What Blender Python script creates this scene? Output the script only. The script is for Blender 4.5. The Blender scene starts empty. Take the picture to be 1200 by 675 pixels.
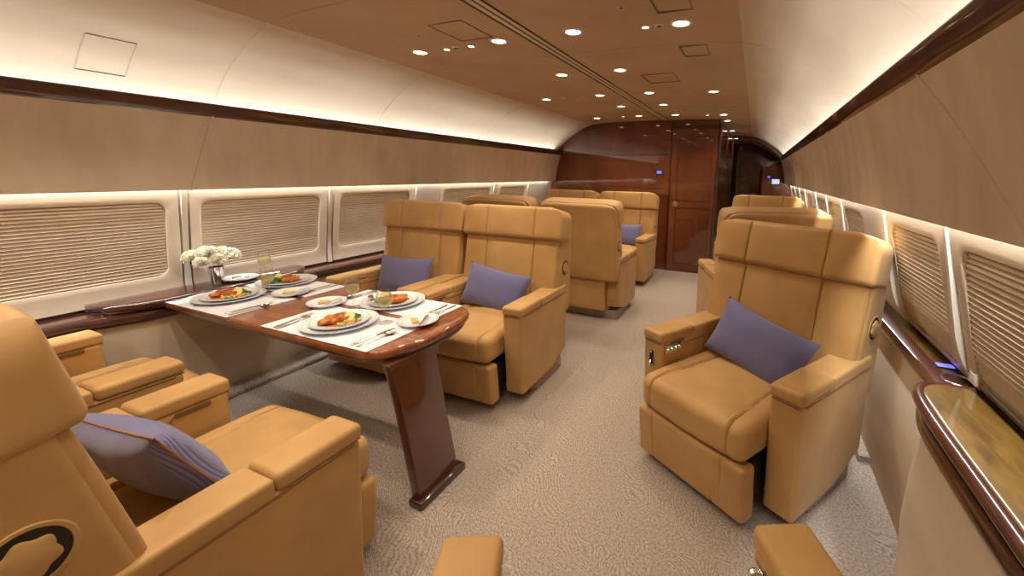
import bpy, bmesh, math, random
from mathutils import Vector, Matrix, noise
random.seed(7)
C = bpy.context.scene.collection
PI = math.pi
R = math.radians

# ------------------------------------------------------------------ materials
def new_mat(name):
    m = bpy.data.materials.new(name); m.use_nodes = True
    nt = m.node_tree; b = nt.nodes['Principled BSDF']
    return m, nt, b

def noise_col(nt, b, c1, c2, scale=8, detail=6, stretch=(1, 1, 1), lo=.35, hi=.65, distortion=0):
    tc = nt.nodes.new('ShaderNodeTexCoord'); mp = nt.nodes.new('ShaderNodeMapping')
    mp.inputs['Scale'].default_value = stretch
    n = nt.nodes.new('ShaderNodeTexNoise'); n.inputs['Scale'].default_value = scale; n.inputs['Detail'].default_value = detail
    n.inputs['Distortion'].default_value = distortion
    r = nt.nodes.new('ShaderNodeValToRGB')
    r.color_ramp.elements[0].position = lo; r.color_ramp.elements[1].position = hi
    r.color_ramp.elements[0].color = (*c1, 1); r.color_ramp.elements[1].color = (*c2, 1)
    L = nt.links.new
    L(tc.outputs['Object'], mp.inputs['Vector']); L(mp.outputs[0], n.inputs['Vector'])
    L(n.outputs['Fac'], r.inputs['Fac']); L(r.outputs['Color'], b.inputs['Base Color'])
    return tc, mp, n, r

def bump(nt, b, scale, strength, dist=.002, tex='noise', src=None):
    n = nt.nodes.new('ShaderNodeTexNoise'); n.inputs['Scale'].default_value = scale; n.inputs['Detail'].default_value = 3
    bp = nt.nodes.new('ShaderNodeBump'); bp.inputs['Strength'].default_value = strength; bp.inputs['Distance'].default_value = dist
    tc = nt.nodes.new('ShaderNodeTexCoord')
    nt.links.new(tc.outputs['Object'], n.inputs['Vector'])
    nt.links.new((src or n.outputs['Fac']), bp.inputs['Height']); nt.links.new(bp.outputs[0], b.inputs['Normal'])

def simple(name, col, rough=.5, metal=0., coat=0., spec=.5):
    m, nt, b = new_mat(name)
    b.inputs['Base Color'].default_value = (*col, 1); b.inputs['Roughness'].default_value = rough
    b.inputs['Metallic'].default_value = metal; b.inputs['Coat Weight'].default_value = coat
    b.inputs['Specular IOR Level'].default_value = spec
    return m

M = {}
def mk_leather(name, c1, c2):
    m, nt, b = new_mat(name)
    noise_col(nt, b, c1, c2, scale=5, detail=5, lo=.3, hi=.7)
    b.inputs['Roughness'].default_value = .5; b.inputs['Specular IOR Level'].default_value = .35
    b.inputs['Sheen Weight'].default_value = .12; b.inputs['Sheen Roughness'].default_value = .5
    bump(nt, b, 260, .10, .001)
    return m
M['leather'] = mk_leather('tan_leather', (.42, .240, .085), (.52, .315, .122))
M['seam'] = simple('seam_leather', (.16, .075, .028), .7)
M['piping'] = simple('brown_piping', (.33, .15, .06), .6)
M['recess'] = simple('dark_recess', (.02, .012, .008), .5)
M['chrome'] = simple('chrome', (.75, .73, .70), .16, 1.)
M['steel'] = simple('brushed_steel', (.62, .60, .57), .28, 1.)

def mk_wood(name, c0, c1, c2, rough=.12, scale=3, stretch=(1, 1, 1), dist=2.0, coat=1.):
    m, nt, b = new_mat(name)
    tc, mp, n, r = noise_col(nt, b, c0, c2, scale=scale, detail=9, stretch=stretch, lo=.28, hi=.74, distortion=dist)
    e = r.color_ramp.elements.new(.5); e.color = (*c1, 1)
    b.inputs['Roughness'].default_value = .35; b.inputs['Coat Weight'].default_value = coat; b.inputs['Coat Roughness'].default_value = rough * .35; b.inputs['Coat IOR'].default_value = 1.65
    b.inputs['Specular IOR Level'].default_value = .3
    return m
M['cherry'] = mk_wood('gloss_cherry_veneer', (.075, .016, .006), (.14, .034, .010), (.22, .062, .018), scale=2.2, stretch=(1, 1, .25), dist=.6)
M['leg_wood'] = mk_wood('dark_cherry_leg', (.045, .010, .004), (.075, .018, .007), (.12, .032, .011), scale=3, stretch=(1, 1, .3), dist=.6)
M['table_wood'] = mk_wood('gloss_table_veneer', (.13, .030, .010), (.22, .060, .018), (.33, .11, .035), scale=10, stretch=(1, 3, 1), dist=1.2)
M['dark_wood'] = mk_wood('dark_gloss_edge_wood', (.022, .006, .004), (.045, .010, .006), (.08, .018, .009), scale=9, stretch=(1, .3, 1), dist=.5)
M['ledge_veneer'] = mk_wood('golden_veneer', (.055, .030, .006), (.105, .058, .012), (.16, .092, .020), scale=16, stretch=(3, .5, 1), dist=.8)
M['trim_wood'] = mk_wood('trim_wood', (.035, .009, .004), (.065, .018, .007), (.11, .034, .012), scale=14, stretch=(1, .25, 1), dist=.6)

def mk_fabric(name, c1, c2, scale=3, stretch=(1, 1, 1), rough=.85, bs=120, bst=.12):
    m, nt, b = new_mat(name)
    noise_col(nt, b, c1, c2, scale=scale, detail=6, stretch=stretch)
    b.inputs['Roughness'].default_value = rough; b.inputs['Specular IOR Level'].default_value = .2
    bump(nt, b, bs, bst, .001)
    return m
M['lining'] = mk_fabric('cream_suede_lining', (.60, .52, .42), (.68, .60, .49), scale=2.2, stretch=(1, .6, 2.5))
M['shaded_suede'] = mk_fabric('shaded_ceiling_suede', (.46, .345, .235), (.53, .41, .285), scale=2.2)  # cream lining darkened in colour for the ceiling's shade beyond the cove light
M['lit_suede'] = mk_fabric('lit_valance_suede', (.68, .60, .50), (.78, .70, .60), scale=2.6, stretch=(1, 3.0, .9))  # cream lining lightened in colour to stand for missing ambient light
M['blank_panel'] = simple('white_wall_panel', (.80, .78, .74), .5)
M['window_plastic'] = simple('cream_window_plastic', (.62, .54, .44), .45)
M['shade'] = mk_fabric('pleated_shade_fabric', (.53, .45, .355), (.58, .50, .40), scale=10, bs=300, bst=.05)
M['white_strip'] = simple('pale_strip', (.66, .62, .56), .45)

def mk_carpet():
    m, nt, b = new_mat('wavy_taupe_carpet')
    L = nt.links.new
    tc = nt.nodes.new('ShaderNodeTexCoord')
    n1 = nt.nodes.new('ShaderNodeTexNoise'); n1.inputs['Scale'].default_value = 3.2; n1.inputs['Detail'].default_value = 2
    L(tc.outputs['Object'], n1.inputs['Vector'])
    mix = nt.nodes.new('ShaderNodeVectorMath'); mix.operation = 'SCALE'; mix.inputs['Scale'].default_value = .30
    L(n1.outputs['Color'], mix.inputs[0])
    add = nt.nodes.new('ShaderNodeVectorMath'); add.operation = 'ADD'
    L(tc.outputs['Object'], add.inputs[0]); L(mix.outputs[0], add.inputs[1])
    w = nt.nodes.new('ShaderNodeTexWave'); w.wave_type = 'BANDS'; w.bands_direction = 'DIAGONAL'
    w.inputs['Scale'].default_value = 42; w.inputs['Distortion'].default_value = 2.2; w.inputs['Detail'].default_value = 2; w.inputs['Detail Scale'].default_value = 2.5
    L(add.outputs[0], w.inputs['Vector'])
    n2 = nt.nodes.new('ShaderNodeTexNoise'); n2.inputs['Scale'].default_value = 110; n2.inputs['Detail'].default_value = 4
    L(tc.outputs['Object'], n2.inputs['Vector'])
    mul = nt.nodes.new('ShaderNodeMath'); mul.operation = 'MULTIPLY'; mul.inputs[1].default_value = .16
    L(w.outputs['Fac'], mul.inputs[0])
    s = nt.nodes.new('ShaderNodeMath'); s.operation = 'ADD'; L(mul.outputs[0], s.inputs[0])
    mul2 = nt.nodes.new('ShaderNodeMath'); mul2.operation = 'MULTIPLY'; mul2.inputs[1].default_value = .84
    L(n2.outputs['Fac'], mul2.inputs[0]); L(mul2.outputs[0], s.inputs[1])
    r = nt.nodes.new('ShaderNodeValToRGB')
    r.color_ramp.elements[0].position = .34; r.color_ramp.elements[1].position = .66
    r.color_ramp.elements[0].color = (.25, .205, .175, 1); r.color_ramp.elements[1].color = (.47, .41, .365, 1)
    L(s.outputs[0], r.inputs['Fac']); L(r.outputs['Color'], b.inputs['Base Color'])
    b.inputs['Roughness'].default_value = .95; b.inputs['Specular IOR Level'].default_value = .1
    bp = nt.nodes.new('ShaderNodeBump'); bp.inputs['Strength'].default_value = .5; bp.inputs['Distance'].default_value = .004
    L(s.outputs[0], bp.inputs['Height']); L(bp.outputs[0], b.inputs['Normal'])
    return m
M['carpet'] = mk_carpet()

def mk_corduroy():
    m, nt, b = new_mat('blue_corduroy')
    L = nt.links.new
    tc = nt.nodes.new('ShaderNodeTexCoord')
    w = nt.nodes.new('ShaderNodeTexWave'); w.bands_direction = 'X'; w.inputs['Scale'].default_value = 62; w.inputs['Distortion'].default_value = .3
    L(tc.outputs['Object'], w.inputs['Vector'])
    r = nt.nodes.new('ShaderNodeValToRGB')
    r.color_ramp.elements[0].color = (.075, .078, .18, 1); r.color_ramp.elements[1].color = (.17, .175, .38, 1)
    r.color_ramp.elements[1].position = .6
    L(w.outputs['Fac'], r.inputs['Fac']); L(r.outputs['Color'], b.inputs['Base Color'])
    b.inputs['Roughness'].default_value = .8; b.inputs['Sheen Weight'].default_value = .3
    bp = nt.nodes.new('ShaderNodeBump'); bp.inputs['Strength'].default_value = .35; bp.inputs['Distance'].default_value = .002
    L(w.outputs['Fac'], bp.inputs['Height']); L(bp.outputs[0], b.inputs['Normal'])
    return m
M['corduroy'] = mk_corduroy()
M['cloth'] = mk_fabric('white_linen', (.66, .68, .74), (.74, .76, .82), scale=30, bs=400, bst=.25)
M['china'] = simple('white_china', (.80, .83, .88), .12, 0, .6)
M['china_rim'] = simple('grey_rim_line', (.42, .44, .50), .25)
def mk_thin(name, tint, refl=.06, body=0., bcol=(1, 1, 1)):
    """thin clear material: straight-through with a Fresnel sheen, plus an optional tinted body"""
    m = bpy.data.materials.new(name); m.use_nodes = True; nt = m.node_tree; nt.nodes.clear(); L = nt.links.new
    out = nt.nodes.new('ShaderNodeOutputMaterial')
    tr = nt.nodes.new('ShaderNodeBsdfTransparent'); tr.inputs[0].default_value = (*tint, 1)
    gl = nt.nodes.new('ShaderNodeBsdfGlossy'); gl.inputs['Roughness'].default_value = .03
    lw = nt.nodes.new('ShaderNodeLayerWeight'); lw.inputs['Blend'].default_value = .25
    mm = nt.nodes.new('ShaderNodeMath'); mm.operation = 'MULTIPLY'; mm.inputs[1].default_value = .30; L(lw.outputs['Fresnel'], mm.inputs[0])
    mx = nt.nodes.new('ShaderNodeMixShader'); L(mm.outputs[0], mx.inputs[0])
    src = tr.outputs[0]
    if body:
        tl = nt.nodes.new('ShaderNodeBsdfTranslucent'); tl.inputs[0].default_value = (*bcol, 1)
        df = nt.nodes.new('ShaderNodeBsdfDiffuse'); df.inputs[0].default_value = (*bcol, 1)
        m1 = nt.nodes.new('ShaderNodeMixShader'); L(tl.outputs[0], m1.inputs[1]); L(df.outputs[0], m1.inputs[2])
        m2 = nt.nodes.new('ShaderNodeMixShader'); m2.inputs[0].default_value = body; L(src, m2.inputs[1]); L(m1.outputs[0], m2.inputs[2]); src = m2.outputs[0]
    L(src, mx.inputs[1]); L(gl.outputs[0], mx.inputs[2]); L(mx.outputs[0], out.inputs['Surface'])
    return m
M['glass'] = mk_thin('clear_glass', (.95, .95, .94), body=.05, bcol=(.9, .9, .9))
M['wine'] = mk_thin('pale_wine', (.93, .86, .62), body=.30, bcol=(.85, .75, .45))
M['petal'] = simple('white_petal', (.85, .83, .72), .7)
M['stem'] = simple('green_stem', (.10, .18, .05), .6)
M['salmon'] = mk_fabric('glazed_fillet', (.20, .045, .012), (.66, .24, .06), scale=45, rough=.35, bs=60, bst=.6)
M['sauce'] = simple('orange_sauce', (.50, .14, .02), .2)
M['greens'] = mk_fabric('leafy_greens', (.03, .09, .015), (.12, .26, .05), scale=40, rough=.5, bs=80, bst=.5)
M['lemon_rind'] = simple('lemon_rind', (.72, .60, .10), .4)
M['lemon_flesh'] = simple('lemon_flesh', (.85, .80, .42), .35)
def mk_medley():
    m, nt, b = new_mat('diced_vegetables')
    tc, mp, n, r = noise_col(nt, b, (.20, .32, .05), (.75, .33, .08), scale=45, detail=2, lo=.42, hi=.58)
    e = r.color_ramp.elements.new(.5); e.color = (.72, .62, .25, 1)
    b.inputs['Roughness'].default_value = .4
    return m
M['medley'] = mk_medley()
M['butter'] = simple('butter', (.80, .62, .25), .45)
M['bread'] = simple('bread_roll', (.72, .42, .16), .7)
def mk_emit(name, col, s):
    m, nt, b = new_mat(name)
    b.inputs['Base Color'].default_value = (*col, 1)
    b.inputs['Emission Color'].default_value = (*col, 1); b.inputs['Emission Strength'].default_value = s
    return m
M['bulb'] = mk_emit('lit_downlight', (1, .86, .66), 9)
M['blue_screen'] = mk_emit('blue_lit_screen', (.10, .18, .85), 1.0)
M['pale_screen'] = mk_emit('pale_lit_screen', (.55, .65, .9), .9)
M['violet_led'] = mk_emit('violet_led', (.16, .14, 1.0), 1.4)
M['groove'] = simple('dark_groove', (.09, .055, .03), .8)
M['hatch_line'] = simple('hatch_shadow_gap', (.20, .15, .10), .8)
M['panel_line'] = simple('panel_gap', (.50, .43, .34), .8)
M['black'] = simple('black_metal', (.02, .018, .016), .4)

# ------------------------------------------------------------------ mesh helpers
def finish(bm, smooth=True, angle=38):
    bmesh.ops.recalc_face_normals(bm, faces=bm.faces[:])
    me = bpy.data.meshes.new('mesh')
    bm.to_mesh(me); bm.free()
    if smooth:
        me.polygons.foreach_set('use_smooth', [True] * len(me.polygons))
        try: me.set_sharp_from_angle(angle=R(angle))
        except Exception: pass
    return me

def obj(name, bm, mat, parent=None, loc=None, rot=None, smooth=True, angle=38):
    me = finish(bm, smooth, angle)
    me.name = name
    mats = mat if isinstance(mat, (list, tuple)) else [mat]
    for m_ in mats: me.materials.append(m_)
    o = bpy.data.objects.new(name, me); C.objects.link(o)
    if parent is not None: o.parent = parent
    if loc is not None: o.location = loc
    if rot is not None: o.rotation_euler = rot
    return o

def tag(o, label=None, cat=None, group=None, kind=None):
    if label: o['label'] = label
    if cat: o['category'] = cat
    if group: o['group'] = group
    if kind: o['kind'] = kind
    return o

def thing(name, label, cat, loc=(0, 0, 0), rz=0, group=None):
    o = bpy.data.objects.new(name, None); C.objects.link(o)
    o.empty_display_size = .1
    o.location = loc; o.rotation_euler = (0, 0, rz)
    return tag(o, label, cat, group)

def dup(root, loc, rz, label, group=None, rot=None):
    r = root.copy(); C.objects.link(r); r.location = loc; r.rotation_euler = rot or (0, 0, rz)
    r['label'] = label
    if group: r['group'] = group
    for ch in list(root.children):
        c = ch.copy(); C.objects.link(c); c.parent = r
        for g_ in list(ch.children):
            d = g_.copy(); C.objects.link(d); d.parent = c
    return r

def coords(h, r, n, extra=()):
    """grid positions along one axis: dense near the rounded ends, plus extra lines."""
    s = []
    for k in range(4): s.append(-h + r - r * math.tan(PI / 4 * (1 - k / 4)))
    inner = [(-h + r) + (2 * h - 2 * r) * i / n for i in range(n + 1)]
    s += inner
    for k in range(1, 5): s.append(h - r + r * math.tan(PI / 4 * k / 4))
    for e in extra:
        for d in (-.012, -.006, -.0025, 0, .0025, .006, .012): s.append(e + d)
    s = sorted(set(round(v, 5) for v in s))
    out = [s[0]]
    for v in s[1:]:
        if v - out[-1] > .0007: out.append(v)
    out[-1] = h
    return out

def puff(size, r, n=(6, 6, 6), extra=((), (), ()), fn=None, center=(0, 0, 0), bm=None):
    """Rounded block (quads) with an optional vertex deformation."""
    bm = bm or bmesh.new()
    h = [s / 2 for s in size]; r = min(r, min(h) * .999)
    cs = [coords(h[i], r, n[i], extra[i]) for i in range(3)]
    cache = {}
    def vert(p):
        key = tuple(round(v, 5) for v in p)
        if key in cache: return cache[key]
        c = [max(-h[i] + r, min(h[i] - r, p[i])) for i in range(3)]
        d = Vector([p[i] - c[i] for i in range(3)])
        if d.length > 1e-9: d = d.normalized() * r
        q = Vector([c[i] + d[i] for i in range(3)])
        if fn: q = Vector(fn(q.x, q.y, q.z))
        v = bm.verts.new(q + Vector(center)); cache[key] = v
        return v
    for ax in range(3):
        a, b = (ax + 1) % 3, (ax + 2) % 3
        for sgn in (-1, 1):
            for i in range(len(cs[a]) - 1):
                for j in range(len(cs[b]) - 1):
                    ps = []
                    for (u, v) in ((i, j), (i + 1, j), (i + 1, j + 1), (i, j + 1)):
                        p = [0, 0, 0]; p[ax] = sgn * h[ax]; p[a] = cs[a][u]; p[b] = cs[b][v]
                        ps.append(vert(p))
                    if len(set(ps)) == 4:
                        if sgn < 0: ps.reverse()
                        try: bm.faces.new(ps)
                        except ValueError: pass
    return bm

def prism(poly, axis, a0, a1, bevel=0, seg=3, bm=None):
    """extrude a polygon along an axis. poly is in the two other axes, in xyz order."""
    bm = bm or bmesh.new()
    def P(u, v, w):
        return {'x': (w, u, v), 'y': (u, w, v), 'z': (u, v, w)}[axis]
    A = [bm.verts.new(P(u, v, a0)) for u, v in poly]; B = [bm.verts.new(P(u, v, a1)) for u, v in poly]
    fs = [bm.faces.new(A), bm.faces.new(B[::-1])]
    n = len(poly)
    for i in range(n):
        fs.append(bm.faces.new([A[i], B[i], B[(i + 1) % n], A[(i + 1) % n]]))
    bmesh.ops.recalc_face_normals(bm, faces=fs)
    if bevel:
        es = set(e for f in fs[:2] for e in f.edges)
        es |= set(e for e in bm.edges if len(e.link_faces) == 2 and e.calc_face_angle(0) > .6 and (e.verts[0] in A or e.verts[0] in B))
        bmesh.ops.bevel(bm, geom=list(es), offset=bevel, segments=seg, profile=.5, affect='EDGES')
    return bm

def box(x0, x1, y0, y1, z0, z1, bevel=0, seg=2, bm=None):
    return prism([(x0, y0), (x1, y0), (x1, y1), (x0, y1)], 'z', z0, z1, bevel, seg, bm)

def lathe(profile, n=40, bm=None, center=(0, 0, 0)):
    bm = bm or bmesh.new(); rings = []
    for r_, z in profile:
        if r_ < 1e-6: rings.append([bm.verts.new((center[0], center[1], center[2] + z))])
        else: rings.append([bm.verts.new((center[0] + r_ * math.cos(2 * PI * k / n), center[1] + r_ * math.sin(2 * PI * k / n), center[2] + z)) for k in range(n)])
    for a, b in zip(rings, rings[1:]):
        for k in range(n):
            k2 = (k + 1) % n
            if len(a) == 1 and len(b) == 1: continue
            if len(a) == 1: bm.faces.new([a[0], b[k2], b[k]])
            elif len(b) == 1: bm.faces.new([a[k], a[k2], b[0]])
            else: bm.faces.new([a[k], a[k2], b[k2], b[k]])
    return bm

def tube(pts, r_, n=8, bm=None, closed=False, flat=1.):
    bm = bm or bmesh.new(); pts = [Vector(p) for p in pts]; rings = []; N = len(pts)
    for i, p in enumerate(pts):
        a = pts[(i - 1) % N] if (closed or i > 0) else pts[i]
        b = pts[(i + 1) % N] if (closed or i < N - 1) else pts[i]
        t = (b - a).normalized()
        up_ = Vector((0, 0, 1)) if abs(t.z) < .9 else Vector((1, 0, 0))
        s = t.cross(up_).normalized(); u = s.cross(t)
        rr = r_[i] if isinstance(r_, (list, tuple)) else r_
        rings.append([bm.verts.new(p + s * (rr * math.cos(2 * PI * k / n)) + u * (rr * flat * math.sin(2 * PI * k / n))) for k in range(n)])
    m = N if closed else N - 1
    for i in range(m):
        a, b = rings[i], rings[(i + 1) % N]
        for k in range(n): bm.faces.new([a[k], a[(k + 1) % n], b[(k + 1) % n], b[k]])
    if not closed:
        bm.faces.new(rings[0][::-1]); bm.faces.new(rings[-1])
    return bm

def sweep_y(profile, ys, bm=None, groove=(), gd=.004, thick=None):
    """open profile [(x,z)] swept along y; groove: y values pressed in along the outward normal."""
    bm = bm or bmesh.new()
    Y = set(ys)
    for g_ in groove:
        for d in (-.006, -.003, 0, .003, .006): Y.add(g_ + d)
    Y = sorted(Y)
    nrm = []
    for i in range(len(profile)):
        a = Vector(profile[max(0, i - 1)]); b = Vector(profile[min(len(profile) - 1, i + 1)])
        t = (b - a).normalized(); nrm.append(Vector((t.y, -t.x)))
    rows = []
    for y in Y:
        k = 0
        for g_ in groove:
            if abs(y - g_) < .0035: k = 1
        rows.append([bm.verts.new((p[0] + nrm[i].x * gd * k, y, p[1] + nrm[i].y * gd * k)) for i, p in enumerate(profile)])
    for a, b in zip(rows, rows[1:]):
        for i in range(len(profile) - 1): bm.faces.new([a[i], a[i + 1], b[i + 1], b[i]])
    return bm

def smooth_path(pts, n=6):
    out = []
    P = [Vector(p) for p in pts]
    for i in range(len(P) - 1):
        p0 = P[max(0, i - 1)]; p1 = P[i]; p2 = P[i + 1]; p3 = P[min(len(P) - 1, i + 2)]
        for k in range(n):
            t = k / n
            out.append(.5 * ((2 * p1) + (p2 - p0) * t + (2 * p0 - 5 * p1 + 4 * p2 - p3) * t * t + (-p0 + 3 * p1 - 3 * p2 + p3) * t ** 3))
    out.append(P[-1]); return [tuple(v) for v in out]

def round_poly(pts, rad, n=5):
    """2-D polygon with rounded corners; rad is a number or a list."""
    out = []; N = len(pts)
    for i, p in enumerate(pts):
        r_ = rad[i] if isinstance(rad, (list, tuple)) else rad
        p = Vector(p); a = Vector(pts[i - 1]); b = Vector(pts[(i + 1) % N])
        if r_ <= 1e-5: out.append(tuple(p)); continue
        da = (a - p); db = (b - p); r_ = min(r_, da.length * .49, db.length * .49)
        s = p + da.normalized() * r_; e = p + db.normalized() * r_
        for k in range(n + 1):
            t = k / n; q = s * (1 - t) ** 2 + p * 2 * t * (1 - t) + e * t * t; out.append(tuple(q))
    return out

def bezier_obj(name): pass

# ------------------------------------------------------------------ the cabin shell
YB = 5.88           # the wooden bulkhead
Y0, Y1 = -1.2, 11.6
def struct(o): o['kind'] = 'structure'; return o

floor = struct(obj('floor', box(-2.05, 2.05, Y0, Y1, -.05, 0), M['carpet'], smooth=False))

CEIL = [(1.10, 2.098), (.97, 2.114), (.8, 2.122), (.5, 2.128), (.25, 2.130), (.045, 2.131)]
COVE = [(1.690, 1.625), (1.672, 1.70), (1.63, 1.765), (1.565, 1.835), (1.48, 1.905), (1.385, 1.97), (1.29, 2.025), (1.20, 2.068), (1.10, 2.098)]
COVE_S = smooth_path(COVE, 4)
SEAMS = [-.2, 1.43, 2.52, 3.95, 5.4, 7.0, 8.6]
for nm, part, mt in (('ceiling', CEIL, 'shaded_suede'), ('ceiling_cove', COVE_S, 'lining')):
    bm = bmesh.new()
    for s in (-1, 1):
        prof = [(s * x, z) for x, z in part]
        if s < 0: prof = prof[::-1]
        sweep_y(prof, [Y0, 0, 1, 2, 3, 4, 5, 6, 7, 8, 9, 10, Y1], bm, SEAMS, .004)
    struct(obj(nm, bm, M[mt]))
# outer shell above, so nothing leaks
bm = bmesh.new()
prof = [(-2.05, -.05), (-2.05, 1.4), (-1.85, 1.9), (-1.3, 2.2), (0, 2.28), (1.3, 2.2), (1.85, 1.9), (2.05, 1.4), (2.05, -.05)]
sweep_y(prof, [Y0, Y1], bm)
struct(obj('ceiling', bm, M['lining'])).name = 'ceiling_shell'
# centre channel of the ceiling
bm = bmesh.new()
box(-.05, .05, Y0, Y1, 2.140, 2.150, bm=bm)
box(-.045, -.036, Y0, Y1, 2.126, 2.142, bm=bm); box(.036, .045, Y0, Y1, 2.126, 2.142, bm=bm)
box(-.006, .006, Y0, Y1, 2.131, 2.142, bm=bm)
struct(obj('trim_1', bm, M['groove'], smooth=False))
bm = bmesh.new(); box(-.034, -.008, Y0, Y1, 2.128, 2.139, .002, bm=bm); box(.008, .034, Y0, Y1, 2.128, 2.139, .002, bm=bm)
struct(obj('trim_2', bm, M['lining'], smooth=False))

# window wall profile (x outwards, by z)
def wallx(z, s=-1):
    if s < 0: pts = [(.0, 1.80), (.5, 1.87), (.7, 1.880), (.80, 1.874), (.88, 1.864), (1.0, 1.842), (1.15, 1.812), (1.25, 1.790), (1.40, 1.765)]
    else: pts = [(.0, 1.93), (.5, 1.96), (.7, 1.965), (.76, 1.93), (.81, 1.895), (.88, 1.868), (1.0, 1.842), (1.15, 1.812), (1.25, 1.790), (1.40, 1.765)]
    for (a, xa), (b, xb) in zip(pts, pts[1:]):
        if z <= b: t = (z - a) / (b - a); return xa + (xb - xa) * t
    return pts[-1][1]
trimn = [3]
def next_trim():
    trimn[0] += 1; return 'trim_%d' % trimn[0]

for s, side in ((-1, 'left'), (1, 'right')):
    # side wall behind windows and consoles
    prof = [(s * (wallx(z / 70 * 1.40, s) + .004), z / 70 * 1.40) for z in range(71)]
    prof += [(s * 1.765, 1.54), (s * 1.69, 1.625)]
    if s < 0: pass
    else: prof = prof
    bm = sweep_y(prof, [Y0, 2, 4, 6, 8, Y1])
    wall = struct(obj('wall_' + side, bm, M['lining']))
    # upper side panel (valance) between trim and windows, with a returned lower lip
    vp = smooth_path([(1.612, 1.672), (1.648, 1.56), (1.677, 1.44), (1.698, 1.33), (1.709, 1.264)], 4)
    vp += [(1.711, 1.256), (1.717, 1.252), (1.722, 1.258), (1.716, 1.30), (1.69, 1.46)]
    prof = [(s * x, z) for x, z in vp]
    vg = [-.2, 1.40, 2.98, 4.55, 6.1] if s < 0 else [-.2, 1.457, 3.05, 4.7, 6.3]
    bm = sweep_y(prof, [Y0, 0, 1, 2, 3, 4, 5, 6, 8, Y1], None, vg, -.004 if s < 0 else .004)
    for v in bm.verts:
        if Y0 + .01 < v.co.y < Y1 - .01: v.co.y += (.24 if s < 0 else 1.1) * (v.co.z - 1.672)
    obj('valance', bm, M['lit_suede'], wall)
    # wood trim rail under the cove
    tp = [(1.606, 1.668), (1.600, 1.676), (1.5935, 1.700), (1.588, 1.722), (1.590, 1.728), (1.596, 1.728), (1.606, 1.716), (1.632, 1.68), (1.632, 1.66), (1.62, 1.655)]
    tp = round_poly([(s * x, z) for x, z in tp], .004, 2)
    bm = prism(tp, 'y', Y0, Y1)
    struct(obj(next_trim(), bm, M['trim_wood']))
    # cove shelf that carries the light
    bm = box(min(s * 1.645, s * 1.70), max(s * 1.645, s * 1.70), Y0, Y1, 1.585, 1.60)
    obj('cove_shelf', bm, M['lining'], wall, smooth=False)

# wooden bulkheads follow the cabin outline
def outline(inset=0):
    o = []
    for x, z in [(1.80, 0), (1.86, .5), (1.87, .7), (1.86, .9), (1.83, 1.15), (1.745, 1.25), (1.70, 1.42), (1.645, 1.60), (1.612, 1.672)] + COVE_S[4:] + CEIL[1:]:
        o.append((x - inset, z - (inset if z > 1.7 else 0)))
    return o
O = outline()
half = O + [(0, 2.131)]
XD = .745   # right edge of the bulkhead, corridor opening beyond
def zc(x):
    x = abs(x); pts = sorted([(x_, z_) for x_, z_ in half if z_ > 1.9])
    for (a, za), (b, zb) in zip(pts, pts[1:]):
        if x <= b: return za + (zb - za) * (x - a) / max(1e-6, b - a)
    return pts[-1][1]
poly = [(-x, z) for x, z in half] + [(.25, 2.130), (.5, 2.128), (XD, zc(XD) - .004), (XD, 0)]
bm = prism(poly, 'y', YB, YB + .07)
wb = struct(obj('wall_back', bm, M['cherry'], smooth=False))
# dark strip drawing in the trim's reflection; raised door frame on bulkhead
bm = bmesh.new()
box(-1.62, .08, YB - .008, YB, 1.652, 1.668, .002, bm=bm)
obj('trim_reflection', bm, M['dark_wood'], wb, smooth=False)
bm = bmesh.new()
box(.085, .105, YB - .012, YB, 0, 2.10, .003, bm=bm)
box(XD - .03, XD + .006, YB - .012, YB + .082, 0, 2.075, .004, bm=bm)
box(.085, XD, YB - .012, YB, 2.0, 2.05, .003, bm=bm)
obj('door_frame', bm, M['dark_wood'], wb, smooth=False)
door = struct(obj('door_1', box(.112, XD - .034, YB - .018, YB - .002, .02, 1.995, .004), M['cherry'], smooth=False))
for (x0, x1, z0, z1) in ((.20, .66, 1.02, 1.90), (.20, .66, .12, .93)):
    bm = bmesh.new(); t = .012
    box(x0, x1, YB - .022, YB - .018, z0, z0 + t, .001, bm=bm); box(x0, x1, YB - .022, YB - .018, z1 - t, z1, .001, bm=bm)
    box(x0, x0 + t, YB - .022, YB - .018, z0, z1, .001, bm=bm); box(x1 - t, x1, YB - .022, YB - .018, z0, z1, .001, bm=bm)
    obj('door_moulding', bm, M['leg_wood'], door, smooth=False)
kb = lathe([(0, .05), (.018, .048), (.026, .04), (.027, .03), (.014, .022), (.012, .004), (.038, .003), (.040, 0), (0, 0)], 28)
bmesh.ops.rotate(kb, verts=kb.verts, cent=(0, 0, 0), matrix=Matrix.Rotation(R(90), 3, 'X'))
obj('door_knob', kb, M['chrome'], door, loc=(.19, YB - .018, .975))
# wall controller with blue screen
t = thing('wall_controller', 'small control panel with lit blue screen mounted on the wooden bulkhead', 'control panel', (-.06, YB - .001, 1.415))
obj('panel_frame', box(-.055, .055, -.012, 0, -.030, .030, .004), M['black'], t, smooth=False)
obj('screen', box(-.028, .04, -.0145, -.011, -.020, .018, .001), M['blue_screen'], t, smooth=False)
# corridor side wall behind bulkhead
struct(obj('wall_corridor', box(XD - .06, XD - .001, YB + .07, 9.4, 0, 2.10), M['cherry'], smooth=False)).name = 'wall_corridor_left'
# far partial bulkhead at the right
YF = 8.3
Or = [(x, z) for x, z in half]
inner = [(x - .05 - (.0 if z > 1.7 else 0), z - (.045 if z > 1.75 else 0)) for x, z in half if z > 1.63]
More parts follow.
